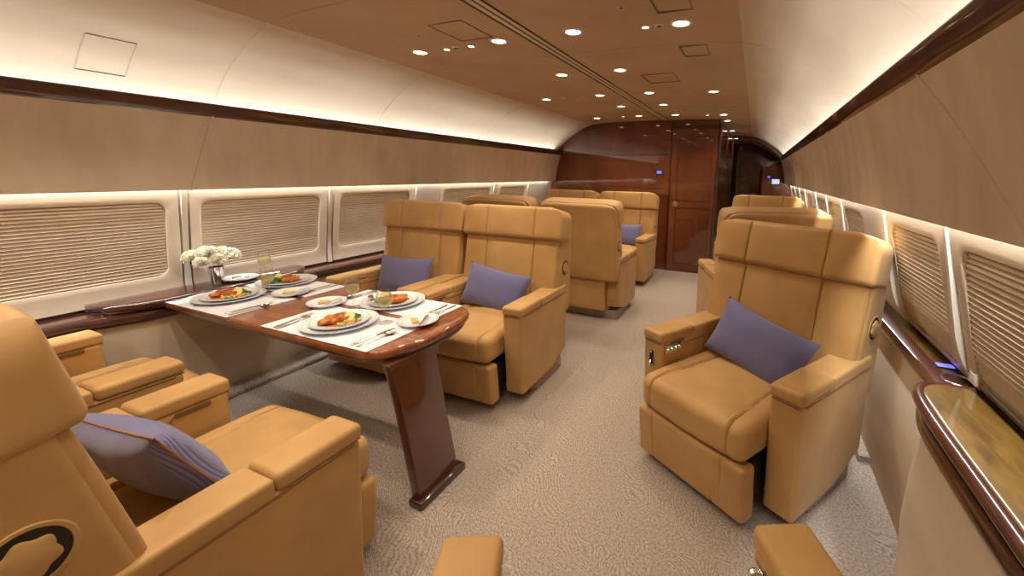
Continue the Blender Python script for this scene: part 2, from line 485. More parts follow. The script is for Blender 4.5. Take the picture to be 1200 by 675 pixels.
# right leg: solid from opening edge to wall
leg = [(1.33, 0)] + [p for p in Or if p[1] <= 1.672] + [(1.55, 1.672), (1.33, 1.60)]
bm = prism(leg, 'y', YF, YF + .06)
oc = [p for p in Or if p[1] >= 1.60 and p[0] >= .74]
ic = [(p[0] - .045, p[1] - .045) for p in oc]
ic[0] = (oc[0][0] - .07, oc[0][1])
prism(oc + ic[::-1], 'y', YF, YF + .06, bm=bm)
wf = struct(obj('wall_far', bm, M['cherry'], smooth=False))
t = thing('wall_monitor', 'small pale lit screen on the far wooden partition at the right', 'screen', (1.56, YF - .001, 1.29))
obj('bezel', box(-.075, .075, -.02, 0, -.055, .055, .004), M['black'], t, smooth=False)
obj('screen', box(-.062, .062, -.023, -.018, -.042, .042, .001), M['pale_screen'], t, smooth=False)
t = thing('status_display', 'tiny violet lit display on far partition left of the pale screen', 'display', (1.44, YF - .001, 1.37))
obj('bezel', box(-.03, .03, -.01, 0, -.02, .02, .003), M['black'], t, smooth=False)
obj('light_window', box(-.022, .022, -.012, -.008, -.012, .012, .001), M['violet_led'], t, smooth=False)
# end wall with its door
YE = 10.4
poly = [(.6, 0), (1.86, 0)] + [(x, z) for x, z in Or if z > .3] + [(.6, 2.12)]
we = struct(obj('wall_end', prism(poly, 'y', YE, YE + .06), M['cherry'], smooth=False))
d2 = struct(obj('door_2', box(.82, 1.30, YE - .02, YE - .002, .02, 1.78, .004), M['table_wood'], smooth=False))
bm = bmesh.new(); tube([(0, 0, 0), (0, -.05, 0), (-.09, -.05, 0)], .009, 10, bm)
obj('door_handle', bm, M['chrome'], d2, loc=(1.25, YE - .02, .98))
# rear closing wall behind the camera
bm = bmesh.new()
poly = [(-x, z) for x, z in half] + [(x, z) for x, z in half[::-1]][1:]
struct(obj('wall_front', prism(poly, 'y', Y0 - .05, Y0), M['lining'], smooth=False))

# ------------------------------------------------------------------ windows with pleated shades
def rounded_ring(y0, y1, z0, z1, r_, n=7):
    pts = []
    for (cy_, cz_, a0) in ((y1 - r_, z1 - r_, 0), (y0 + r_, z1 - r_, 90), (y0 + r_, z0 + r_, 180), (y1 - r_, z0 + r_, 270)):
        for k in range(n + 1):
            a = R(a0 + 90 * k / n); pts.append((cy_ + r_ * math.cos(a), cz_ + r_ * math.sin(a)))
    return pts
def window(idx, s, y0, y1, ztop=1.275, zbot=.66):
    if s > 0: zbot = .742
    oy0, oy1, oz0, oz1 = y0 + .055, y1 - .055, .765, 1.185
    outer = []; inn = rounded_ring(oy0, oy1, oz0, oz1, .05)
    for (y, z) in inn:
        # project ring point onto outer rectangle
        cy_, cz_ = (oy0 + oy1) / 2, (oz0 + oz1) / 2
        u = (y - cy_) / ((oy1 - oy0) / 2); v = (z - cz_) / ((oz1 - oz0) / 2)
        m_ = max(abs(u), abs(v)); u /= m_; v /= m_
        outer.append((y0 + (u + 1) / 2 * (y1 - y0), zbot + (v + 1) / 2 * (ztop - zbot)))
    bm = bmesh.new(); N = len(inn)
    def P(y, z, d): return bm.verts.new((s * (wallx(z, s) - d), y, z))
    # several loops so the frame follows the curved wall
    loops = []
    for t_ in (0, .25, .5, .75, .93): loops.append([P(o[0] + (i_[0] - o[0]) * t_, o[1] + (i_[1] - o[1]) * t_, .022) for o, i_ in zip(outer, inn)])
    loops.insert(0, [P(o[0], o[1], 0.001) for o in outer])
    loops.append([P(i_[0], i_[1], .020) for i_ in inn])
    loops.append([P(i_[0], i_[1], .017) for i_ in inn])
    loops.append([P(i_[0], i_[1], .002) for i_ in inn])
    for a, b in zip(loops, loops[1:]):
        for k in range(N):
            bm.faces.new([a[k], a[(k + 1) % N], b[(k + 1) % N], b[k]])
    w = struct(obj('window_%d' % idx, bm, M['window_plastic'], angle=30))
    # pleated shade
    bm = bmesh.new(); pitch = .0172; rows = []; z = oz1 + .002; k = 0
    while z > oz0 - .004:
        d = .0125 if k % 2 == 0 else .0065
        rows.append([bm.verts.new((s * (wallx(z, s) - d), y, z)) for y in (oy0 - .002, (oy0 + oy1) / 2, oy1 + .002)])
        z -= pitch * (.35 if k % 2 == 0 else .65); k += 1
    for a, b in zip(rows, rows[1:]):
        for i in range(2): bm.faces.new([a[i], a[i + 1], b[i + 1], b[i]])
    obj('pleated_shade', bm, M['shade'], w, smooth=False)
    # shade header bar
    zt = oz1 - .004
    bm = bmesh.new()
    x_ = s * (wallx(zt, s) - .012)
    box(min(x_, x_ + s * .01), max(x_, x_ + s * .01), oy0 + .03, oy1 - .03, zt - .012, zt - .002, bm=bm)
    obj('shade_header', bm, M['window_plastic'], w, smooth=False)
    return w
def wall_strip(s, y0, y1, mat, d=.028):
    bm = bmesh.new(); rows = []
    for k in range(15):
        zb_ = .655 if s < 0 else .742
        z = zb_ + (1.285 - zb_) * k / 14
        x = wallx(z, s)
        rows.append([bm.verts.new((s * (x - q), y, z)) for y, q in ((y0, .001), (y0 + .003, d), ((y0 + y1) / 2, d + .002), (y1 - .003, d), (y1, .001))])
    for a, b in zip(rows, rows[1:]):
        for i in range(4): bm.faces.new([a[i], a[i + 1], b[i + 1], b[i]])
    struct(obj(next_trim(), bm, mat, angle=50))
wi = 1
for (a, b) in ((.10, 1.262), (1.312, 2.145), (2.20, 3.02), (3.37, 4.30), (4.40, 5.13)):
    window(wi, -1, a, b); wi += 1
for (a, b, m_) in ((1.270, 1.304, 'white_strip'), (2.155, 2.190, 'white_strip'), (3.03, 3.36, 'blank_panel'), (4.31, 4.39, 'white_strip'), (5.14, 5.87, 'blank_panel')):
    wall_strip(-1, a, b, M[m_])
for (a, b) in ((.30, 1.535), (1.585, 2.20), (2.63, 3.22), (3.28, 3.88), (3.95, 4.55), (4.95, 5.5), (5.6, 6.2), (6.3, 6.9), (7.0, 7.6)):
    window(wi, 1, a, b); wi += 1
for (a, b, m_) in ((1.545, 1.575, 'white_strip'), (2.21, 2.62, 'blank_panel'), (3.23, 3.27, 'white_strip'), (3.89, 3.94, 'white_strip'), (4.56, 4.94, 'blank_panel'), (5.51, 5.59, 'white_strip')):
    wall_strip(1, a, b, M[m_])

# ------------------------------------------------------------------ side consoles
def plan_sweep(path, prof, bm=None, cap=True):
    """sweep a (outward, z) profile along a plan path [(x,y)]; outward = right-hand normal."""
    bm = bm or bmesh.new(); rows = []; N = len(path)
    for i, p in enumerate(path):
        a = Vector(path[max(0, i - 1)]); b = Vector(path[min(N - 1, i + 1)])
        t_ = (b - a).normalized(); n_ = Vector((t_.y, -t_.x))
        rows.append([bm.verts.new((p[0] + n_.x * o, p[1] + n_.y * o, z)) for o, z in prof])
    K = len(prof)
    for a, b in zip(rows, rows[1:]):
        for i in range(K - 1): bm.faces.new([a[i], a[i + 1], b[i + 1], b[i]])
    return bm
def console(s, side, path, label, counter, clabel, dz=0., xw=1.87):
    """path: list of (x,y) front line, x positive, mirrored by s"""
    t = thing('side_console', label, 'console', (s * 1.7, 0, 0))
    inv = Matrix.Translation((-s * 1.7, 0, 0))
    P = [(s * x, y) for x, y in smooth_path(path, 5)]
    # lower fabric panel (normal must face the aisle)
    sg = 1 if s < 0 else -1
    bm = plan_sweep(P, [(-.06 * sg, .0), (-.055 * sg, .02), (-.03 * sg, .2), (-.012 * sg, .4), (0, .585 + dz)] if s < 0 else [(0, 0), (.012 * sg, .15), (.022 * sg, .35), (.018 * sg, .5), (0, .585 + dz)])
    bm.transform(inv); obj('lower_panel', bm, M['lining'], t)
    # rolled wood rail
    rail = [(a_, b_ + dz) for a_, b_ in [(.0, .585), (.012, .583), (.022, .590), (.026, .602), (.026, .622), (.020, .636), (.006, .643), (-.02, .645)]]
    bm = plan_sweep(P, [(o * sg, z) for o, z in rail]); bm.transform(inv)
    obj('ledge_rail', bm, M['dark_wood'], t)
    # ledge top
    bm = bmesh.new(); rows = []
    for i, p in enumerate(P):
        a = Vector(P[max(0, i - 1)]); b = Vector(P[min(len(P) - 1, i + 1)]); t_ = (b - a).normalized(); n_ = Vector((t_.y, -t_.x)) * sg
        f = (p[0] + n_.x * -.02, p[1] + n_.y * -.02)
        rows.append([bm.verts.new((f[0], f[1], .645 + dz)), bm.verts.new((s * (xw - .012), f[1], .645 + dz)), bm.verts.new((s * xw, f[1], .645 + dz)), bm.verts.new((s * (xw + .004), f[1], .657 + dz))])
    for a, b in zip(rows, rows[1:]):
        for i in range(3): bm.faces.new([a[i], a[i + 1], b[i + 1], b[i]])
    bm.transform(inv); obj('ledge_top', bm, M['ledge_veneer'] if s > 0 else M['dark_wood'], t)
    # raised counter slab
    if counter:
        poly = round_poly([(s * x, y) for x, y in counter[0]], counter[1], 8)
        bm = prism(poly, 'z', .657 + dz, .690 + dz, .013, 4)
        o = tag(obj('console_counter', bm, counter[2]), clabel, 'counter')
        bm = prism(round_poly([(s * (x + .02 if x < 1.8 else x), y) for x, y in counter[0]], counter[1], 8), 'z', .646 + dz, .657 + dz)
        obj('counter_plinth', bm, M['dark_wood'], o)
        return t, o
    return t, None
console(-1, 'left', [(1.72, Y0 + .02), (1.72, .2), (1.72, .72), (1.70, .88), (1.655, 1.0), (1.65, 1.1), (1.65, 1.4), (1.655, 1.62), (1.69, 1.78), (1.715, 1.95), (1.72, 2.2), (1.72, 4), (1.72, YB - .005)],
        'long left side console with cream lower panel and dark glossy ledge under the windows',
        ([(1.845, .86), (1.70, .86), (1.62, 1.0), (1.60, 1.10), (1.60, 1.64), (1.63, 1.76), (1.72, 1.90), (1.845, 1.90)], [.0, .08, .05, .03, .03, .05, .07, 0], M['dark_wood']),
        'raised dark glossy counter under the left windows where the dining table starts')
DZ = .085
console(1, 'right', [(1.79, Y0 + .02), (1.79, .2), (1.735, .62), (1.722, .9), (1.722, 1.15), (1.728, 1.30), (1.745, 1.40), (1.785, 1.49), (1.825, 1.58), (1.85, 1.70), (1.852, 3), (1.852, 5), (1.852, 8.28)],
        'long right side console with cream lower panel and golden veneer ledge',
        ([(1.87, Y0 + .05), (1.77, Y0 + .05), (1.77, .3), (1.705, .62), (1.705, 1.18), (1.715, 1.40), (1.76, 1.47), (1.87, 1.47)], [.0, .0, .1, .2, .2, .05, .05, .0], M['ledge_veneer']),
        'raised golden veneer counter with dark rounded edge beside the rotated seat', DZ, 1.945)
edge = smooth_path([(1.767, Y0 + .06), (1.767, .2), (1.725, .5), (1.703, .75), (1.702, 1.0), (1.703, 1.2), (1.708, 1.33), (1.722, 1.41), (1.752, 1.462), (1.79, 1.472), (1.83, 1.471), (1.87, 1.47)], 6)
bm = tube([(x, y, .6735 + DZ) for x, y in edge], .0172, 12)
right_counter = [o for o in bpy.data.objects if o.name.startswith('console_counter') and 'golden' in o.get('label', '')][0]
obj('counter_edge', bm, M['dark_wood'], right_counter)
# carpeted kick step along the left console
base = struct(obj('baseboard_left', prism(round_poly([(-1.76, 0), (-1.60, 0), (-1.605, .03), (-1.66, .045), (-1.76, .05)], .008, 2), 'y', Y0, YB), M['carpet']))
struct(obj('baseboard_right', prism([(1.90, 0), (1.80, 0), (1.805, .03), (1.90, .04)], 'y', 2.2, 8.2), M['carpet'], smooth=False))

# cup holder ring and a glowing plate for reflected violet light on the right ledge
t = thing('cup_holder', 'round recessed cup holder with pale metal rim in the golden ledge', 'cup holder', (1.805, 1.80, .646))
t.location = (1.893, 1.62, .646 + DZ)
bm = lathe([(.040, .0), (.042, .004), (.046, .005), (.048, .003), (.048, 0)], 36); obj('rim', bm, M['steel'], t)
bm = lathe([(0, .0005), (.041, .0008)], 36); obj('cup_well', bm, M['dark_wood'], t)
t = thing('violet_reflection', 'small violet glow in the golden ledge by the cup holder, standing for a reflection', 'switch', (1.79, 1.90, .646))
obj('reflection_plate', box(-.03, .03, -.022, .022, 0, .003, .001), M['black'], t, smooth=False)
obj('reflection_glow', box(-.024, .024, -.016, .016, .002, .0045, .001), M['violet_led'], t, smooth=False)
bpy.data.objects['violet_reflection'].location = (1.895, 1.735, .6455 + DZ)
t = thing('wall_socket', 'small square white socket low on right window frame', 'socket', (1.876, 1.50, .80))
obj('socket_plate', box(-.004, .010, -.022, .022, -.022, .022, .003), M['white_strip'], t)
obj('socket_insert', box(-.0055, -.0035, -.010, .010, -.010, .010), M['window_plastic'], t, smooth=False)

# ------------------------------------------------------------------ ceiling fittings
def zceil(x): return zc(x)
def downlight(x, y, r_, label, group, lit=True, power=0):
    z = zceil(x)
    t = thing('ceiling_downlight', label, 'ceiling light', (x, y, z - .001), 0, group)
    bm = lathe([(r_ * .86, -.004), (r_ * .92, -.007), (r_ * 1.12, -.006), (r_ * 1.2, -.001), (r_ * 1.2, .002)], 28)
    obj('bezel', bm, M['white_strip'] if lit else M['black'], t)
    bm = lathe([(0, -.0035), (r_ * .88, -.0035)], 28)
    obj('lamp_lens', bm, M['bulb'] if lit else M['black'], t)
    return t
rows = ['front row of the ceiling, nearest the viewer', 'second ceiling row', 'third ceiling row', 'fourth ceiling row', 'fifth ceiling row, just before the bulkhead']
LIGHTS = []
for (x, y, w) in ((-.80, 2.14, 'large lit downlight at the left end of the nearest ceiling row'), (-.21, 2.14, 'large lit downlight left of the ceiling channel in the nearest row'),
               (.26, 2.14, 'large lit downlight right of the ceiling channel in the nearest row'), (.825, 2.18, 'large lit downlight at the right end of the nearest ceiling row'),
               (-.22, 3.0, 'lit downlight alone left of the ceiling channel in the second row'), (.25, 3.0, 'lit downlight alone right of the ceiling channel in the second row'),
               (-.81, 3.87, 'lit downlight at the left end of the third ceiling row'), (-.23, 3.87, 'lit downlight left of the ceiling channel in the third row'),
               (.25, 3.89, 'lit downlight right of the ceiling channel in the third row'), (.815, 3.96, 'lit downlight at the right end of the third ceiling row'),
               (-.23, 4.55, 'lit downlight left of the ceiling channel in the fourth row'), (.24, 4.57, 'lit downlight right of the ceiling channel in the fourth row'),
               (-.82, 5.34, 'lit downlight at the left end of the row before the bulkhead'), (-.235, 5.33, 'lit downlight left of the channel in the row before the bulkhead'),
               (.225, 5.37, 'lit downlight right of the channel in the row before the bulkhead'), (.80, 5.45, 'lit downlight at the right end of the row before the bulkhead'),
               (.805, 6.05, 'lit corridor downlight just past the bulkhead edge'), (.80, 7.4, 'second lit corridor downlight past the bulkhead'), (.80, 8.9, 'farthest lit corridor downlight beyond the far arch')):
    downlight(x, y, .046 if y > .0 else .04, w, 'ceiling downlights')
    LIGHTS.append((x, y, 1.0))
SM = []
for (x, y, w) in ((-.60, 2.155, 'small lit spot beside the left downlight in the nearest ceiling row'), (-.42, 2.16, 'small lit spot left of the channel downlight in the nearest row'),
               (.645, 2.185, 'small lit spot left of the right-hand downlight in the nearest row'), (-.45, 5.33, 'small lit spot in the row before the bulkhead, left of channel'),
               (.605, 5.46, 'small lit spot in the row before the bulkhead, right of channel')):
    downlight(x, y, .020, w, 'small ceiling spots'); SM.append((x, y))
for (x, y, w) in ((-.575, 1.90, 'tiny dark round sensor in the ceiling left of the channel'), (.60, 1.915, 'tiny dark round sensor in the ceiling right of the channel')):
    t = thing('ceiling_sensor', w, 'sensor', (x, y, zceil(x) - .001), 0, 'ceiling sensors')
    obj('sensor_ring', lathe([(.010, -.003), (.014, -.003), (.016, 0)], 20), M['lining'], t)
    obj('sensor_eye', lathe([(0, -.002), (.0125, -.0025)], 20), M['black'], t)
def air_vent(x, y, w):
    t = thing('air_nozzle', w, 'air vent', (x, y, zceil(x) - .001), 0, 'ceiling air nozzles')
    obj('nozzle_ring', lathe([(.013, -.006), (.019, -.008), (.026, -.004), (.028, 0)], 22), M['steel'], t)
    obj('nozzle_hole', lathe([(0, -.002), (.014, -.004)], 22), M['black'], t)
for x, y, w in ((-.53, 2.155, 'small air nozzle between the two small spots in the nearest row'), (.715, 2.19, 'small air nozzle by the right-hand downlight of the nearest row'),
                (-.62, 3.87, 'small air nozzle in the third ceiling row, left of channel'), (-.42, 3.87, 'air nozzle nearer the channel in the third ceiling row'), (.60, 3.93, 'small air nozzle in the third ceiling row, right of channel'),
                (-.68, 5.34, 'small air nozzle in the row before the bulkhead')):
    air_vent(x, y, w)
def hatch(x0, x1, y0, y1, w):
    t = bmesh.new(); e = .0035
    z0 = min(zceil(x0), zceil(x1)) - .0025
    for (a, b, c, d) in ((x0, x1, y0, y0 + e), (x0, x1, y1 - e, y1), (x0, x0 + e, y0, y1), (x1 - e, x1, y0, y1)):
        box(a, b, c, d, z0, z0 + .008, bm=t)
    o = obj('ceiling_hatch', t, M['hatch_line'], smooth=False); tag(o, w, 'hatch', 'ceiling hatches')
hatch(-.42, -.205, 1.80, 2.075, 'thin rectangular hatch outline in ceiling left of the channel')
hatch(.745, .905, 1.70, 2.02, 'hatch outline in ceiling before the right-hand downlight of the nearest row')
hatch(.75, .905, 2.56, 2.78, 'hatch outline in ceiling behind the right-hand downlight of nearest row')
hatch(.35, .60, 3.2, 3.5, 'hatch outline in ceiling between second and third light rows')
# access panel outline on the left cove
bm = bmesh.new()
def cove_x(z):
    for (xa, za), (xb, zb) in zip(COVE_S, COVE_S[1:]):
        if za <= z <= zb: return xa + (xb - xa) * (z - za) / (zb - za)
def cove_line(y0, z0, y1, z1):
    n_ = 10; pts = []
    for k in range(n_ + 1):
        z = z0 + (z1 - z0) * k / n_; pts.append((-cove_x(z) + .0005, y0 + (y1 - y0) * k / n_, z))
    tube(pts, .0016, 6, bm)
ya, yb_, za, zb = .90, 1.06, 1.80, 1.93
for l in ((ya, za, yb_, za), (ya, zb, yb_, zb), (ya, za, ya, zb), (yb_, za, yb_, zb)): cove_line(*l)
tag(obj('cove_access_panel', bm, M['panel_line']), 'faint rectangular access panel outline in the left curved cove panel', 'access panel')

# ------------------------------------------------------------------ seats
def smoothstep(a, b, x):
    t_ = max(0, min(1, (x - a) / (b - a))); return t_ * t_ * (3 - 2 * t_)
GX = (-.195, .195)
def groove(x, lines=GX, w=.0045):
    g_ = 0
    for l in lines: g_ = max(g_, math.exp(-((x - l) / w) ** 2))
    return g_
W_ARM, HW = .125, .405
def make_seat(name, label, protrude=True, recline=0., latch_side=-1, loc=(0, 0, 0), rz=0, group=None):
    t = thing(name, label, 'seat', loc, rz, group)
    # carpet-covered plinth
    bm = prism([(-.30, -.16), (.30, -.16), (.385, -.12), (.385, .25), (-.385, .25), (-.385, -.12)], 'z', 0, .085, .008, 2)
    obj('plinth', bm, M['carpet'], t)
    # lower body between the arms and its rear skirt
    bm = puff((.60, .46, .30), .03, (3, 3, 3), center=(0, .03, .22))
    obj('seat_base', bm, M['leather'], t)
    def fr(x, y, z):
        if y > 0: y += .004 * math.exp(-((z - .05) / .006) ** 2) * -1
        return x, y, z
    bm = puff((.56, .10, .50), .025, (4, 2, 6), ((), (), (.10,)), fr, center=(0, .29, .34))
    obj('rear_skirt', bm, M['leather'], t)
    # arms
    for s in (-1, 1):
        cx = s * (HW - W_ARM / 2)
        def fa(x, y, z):
            # lower rear corner swept up, front slightly inclined
            f = smoothstep(.25, -.26, z)
            if y < -.1: y += .02 * f
            k = smoothstep(.05, .30, y)
            z2 = z + .07 * k * smoothstep(.1, -.26, z)
            x2 = x + s * .0
            return x2, y, z2
        bm = puff((W_ARM, .62, .50), .018, (3, 10, 8), fn=fa, center=(cx, -.02, .312))
        arm = obj('armrest', bm, M['leather'], t)
        # arm cap
        def fc(x, y, z):
            if y < -.17: z -= .010 * smoothstep(-.17, -.24, y) * (1 if z > 0 else .2)
            return x, y, z + .004 * math.cos(x / .07)
        bm = puff((W_ARM + .006, .25, .054), .017, (4, 8, 2), fn=fc, center=(cx, -.212, .580))
        obj('arm_lid', bm, M['leather'], arm)
        bm = puff((W_ARM + .003, .370, .058), .012, (4, 8, 2), center=(cx, .100, .5755))
        obj('arm_cap', bm, M['leather'], arm)
        # seam piping under the cap on the outer side
        xo = s * (HW + .0015); xi = s * (HW - W_ARM - .0015)
        bm = bmesh.new()
        tube([(xo, -.305, .553), (xo, -.1, .553), (xo, .115, .553), (xo, .27, .553)], .0022, 6, bm)
        tube([(cx - W_ARM * .42, -.3325, .553), (cx + W_ARM * .42, -.3325, .553)], .0020, 6, bm)
        obj('seam', bm, M['seam'], arm)
        # tray flap slot on the inner side near the front
        bm = bmesh.new(); xs = xi - s * .001
        box(min(xs, xs - s * .003), max(xs, xs - s * .003), -.27, -.17, .540, .556, .001, bm=bm)
        tube([(xs, -.17, .548), (xs, -.155, .530), (xs, .10, .528)], .0018, 5, bm)
        obj('flap_slot', bm, M['seam'], arm)
        if s == latch_side:
            # recline control: oval recess on the arm front with chrome lever
            pl = round_poly([(-.017, -.042), (.017, -.042), (.017, .042), (-.017, .042)], .0165, 6)
            bm = prism([(cx + u, .47 + v) for u, v in pl], 'y', -.333, -.325, .001, 1)
            ct = obj('recline_control', bm, M['steel'], arm)
            pl = round_poly([(-.012, -.036), (.012, -.036), (.012, .036), (-.012, .036)], .0115, 6)
            bm = prism([(cx + u, .47 + v) for u, v in pl], 'y', -.3345, -.330)
            obj('control_recess', bm, M['recess'], arm)
            bm = bmesh.new(); tube([(cx, -.335, .452), (cx, -.345, .445), (cx, -.342, .425)], .006, 8, bm)
            tube([(cx, -.334, .50), (cx, -.34, .497)], .006, 8, bm)
            obj('control_lever', bm, M['chrome'], arm)
            # chrome switches on the inner face
            bm = bmesh.new()
            box(min(xi, xi - s * .005), max(xi, xi - s * .005), -.305, -.195, .500, .545, .002, bm=bm)
            for q in (-.296, -.268, -.240, -.215):
                tube([(xi, q, .523), (xi - s * .010, q, .523), (xi - s * .016, q, .518)], .008, 8, bm)
            obj('seat_buttons', bm, M['chrome'], arm)
    # seat cushion
    fy = -.47 if protrude else -.325
    L_ = .17 - fy
    def fs(x, y, z):
        g_ = groove(x + .0 * y, (-.175 + .03 * smoothstep(.1, -.3, y) * -1, .175 - .03 * smoothstep(.1, -.3, y) * -1), .005)
        top = z > 0
        mid = 1 if abs(x) < .19 else 0
        bul = .016 * math.cos(max(-1, min(1, x / .20)) * PI / 2) if mid else .006
        if z > 0: z += 1.25 * bul * smoothstep(L_ / 2, L_ / 2 - .1, abs(y)) * (1 - abs(z) * 0) 
        if z > .0 or y < -L_ / 2 + .05: z -= g_ * .015 * (1 if z > 0 else 0)
        if y < -L_ / 2 + .06:
            y += g_ * .008
            y -= .018 * math.cos(max(-1, min(1, x / .29)) * PI / 2)
        return x, y, z
    bm = puff((.555, L_, .155), .045, (8, 8, 4), ((-.205, -.175, .175, .205), (), ()), fs, center=(0, fy + L_ / 2, .372))
    obj('seat_cushion', bm, M['leather'], t)
    # footrest panel
    fy2 = fy - .01 if protrude else fy + .02
    def ff(x, y, z):
        if y < 0:
            y += groove(x + .045 * smoothstep(.0, -.12, z) , (.185,), .005) * .006
            y += groove(x - .012, (-.20,), .005) * .006
        y += .03 * smoothstep(.12, -.12, z) * .6
        return x, y, z
    bm = puff((.575, .085, .245), .022, (6, 2, 6), ((-.188, .14, .16, .185), (), ()), ff, center=(0, fy2 + .05, .165))
    obj('footrest', bm, M['leather'], t)
    bm = bmesh.new(); box(-.26, .26, fy2 + .08, -.05, .10, .27, .01, bm=bm)
    obj('footrest_mechanism', bm, M['recess'], t, smooth=False)
    # backrest assembly, leaning back
    lean = R(11.5) + recline
    piv = Vector((0, .155, .43))
    Rm = Matrix.Translation(piv) @ Matrix.Rotation(-lean, 4, 'X') @ Matrix.Translation(-piv)
    HB = .395
    def fshell(x, y, z):
        # thick at the bottom, thinner at the top
        k = smoothstep(-.36, .36, z)
        if y > 0: y -= .085 * k
        return x, y, z
    bm = puff((HB * 2, .248, .71), .028, (10, 3, 14), fn=fshell, center=(0, .244, .785))
    for v in bm.verts:
        ax = abs(v.co.x); q = ax - (HB - .085); zz = v.co.z - 1.055
        if q > 0 and zz > 0:
            d = math.hypot(q, zz)
            if d > .085:
                v.co.x = math.copysign(HB - .085 + q / d * .085, v.co.x); v.co.z = 1.055 + zz / d * .085
    bm.transform(Rm); shell = obj('back_shell', bm, M['leather'], t)
    def cell(h, bulge):
        def f(x, y, z):
            g_ = groove(x, GX, .0045)
            if y < 0.01:
                w = 1 - min(1, abs(z) / h) ** 4
                if abs(x) <= .195: b_ = math.cos(x / .195 * PI / 2) ** .6
                else: b_ = math.sin(min(1, max(0, (abs(x) - .195) / .19)) * PI) ** .7 * .7
                y -= bulge * b_ * w
                y += g_ * .010
            return x, y, z
        return f
    ex = (GX[0], GX[1])
    bm = puff((.772, .075, .51), .022, (10, 2, 10), (ex, (), ()), cell(.255, .012), center=(0, .145, .678))
    bm.transform(Rm); obj('back_cushion', bm, M['leather'], t)
    def fh(x, y, z):
        x, y, z = cell(.115, .012)(x, y, z)
        # rounded upper corners
        return x, y, z
    bm = puff((.812, .170, .228), .024, (10, 2, 8), (ex, (), ()), fh, center=(0, .165, 1.037))
    # round top corners more
    for v in bm.verts:
        ax = abs(v.co.x); q = ax - .326; zz = v.co.z - 1.068
        if q > 0 and zz > 0:
            rr = .08; d = math.hypot(q, zz)
            if d > rr:
                v.co.x = math.copysign(.326 + q / d * rr, v.co.x); v.co.z = 1.068 + zz / d * rr
    bm.transform(Rm); obj('headrest', bm, M['leather'], t)
    # round recline dial on both sides of the back
    for s in (-1, 1):
        bm = lathe([(0.050, 0), (.052, .003), (.058, .003), (.061, 0)], 36)
        rot = Matrix.Rotation(s * PI / 2, 4, 'Y')
        loc_ = Vector((s * (HB - .0005), .222, .745))
        bm.transform(Matrix.Translation(loc_) @ rot); bm.transform(Rm)
        dr = obj('dial_ring', bm, M['leather'], t)
        bm = lathe([(0, .0012), (.051, .0012)], 36); bm.transform(Matrix.Translation(loc_) @ rot); bm.transform(Rm)
        obj('dial_recess', bm, M['recess'], dr)
        bm = bmesh.new(); ring = []; ring2 = []; ring3 = []
        for k in range(60):
            a = 2 * PI * k / 60; r_ = .0355 + .0032 * math.cos(6 * a)
            ring.append(bm.verts.new((r_ * math.cos(a), r_ * math.sin(a), .001)))
            ring2.append(bm.verts.new((r_ * math.cos(a), r_ * math.sin(a), .007)))
            ring3.append(bm.verts.new((.9 * r_ * math.cos(a), .9 * r_ * math.sin(a), .009)))
        for k in range(60):
            k2 = (k + 1) % 60
            bm.faces.new([ring[k], ring[k2], ring2[k2], ring2[k]]); bm.faces.new([ring2[k], ring2[k2], ring3[k2], ring3[k]])
        bm.faces.new(ring3)
        bm.transform(Matrix.Translation(loc_) @ rot); bm.transform(Rm)
        obj('recline_dial', bm, M['leather'], dr)
    return t

G_SEAT = 'tan leather cabin seats'
A = make_seat('cabin_seat', 'tan leather aisle seat behind the dining table, facing the viewer, with blue pillow', loc=(-.36, 2.26, 0), group=G_SEAT)
dup(A, (-1.20, 2.28, 0), 0, 'tan leather seat behind the dining table by the left windows, facing the viewer')
RS = dup(A, (1.275, 2.04, 0), R(-31.5), 'tan leather seat at right turned toward the aisle, beside the golden ledge')
dup(A, (-.245, .47, 0), PI, 'nearest tan leather seat at left, seen from behind at the dining table')
dup(A, (-1.255, .48, 0), PI, 'tan leather seat by the left wall on near side of the dining table')
dup(A, (-.285, 3.84, 0), PI, 'tan leather seat with smooth rear facing us, directly behind the aisle dining seat')
dup(A, (-1.20, 3.86, 0), PI, 'window-side tan seat facing the bulkhead, only its rear top showing at left')
dup(A, (-.36, 5.14, 0), 0, 'tan leather aisle seat against the bulkhead, with blue pillow')
dup(A, (-1.20, 5.14, 0), 0, 'tan leather seat against the bulkhead by the left windows, mostly hidden')
dup(A, (1.28, 3.72, 0), PI + R(20), 'tan seat behind the turned right-hand seat, its dark rear facing us')
dup(A, (1.30, 5.30, 0), R(-16), 'farthest tan seat on the right, its headrest showing above the others')
# nearest right seat, only its two arms in view
T = make_seat('cabin_seat', 'nearest tan leather seat at the bottom edge, only its two armrests in view', protrude=False, recline=R(12), latch_side=-1, loc=(1.179, .469, 0), rz=PI + R(26), group=G_SEAT)

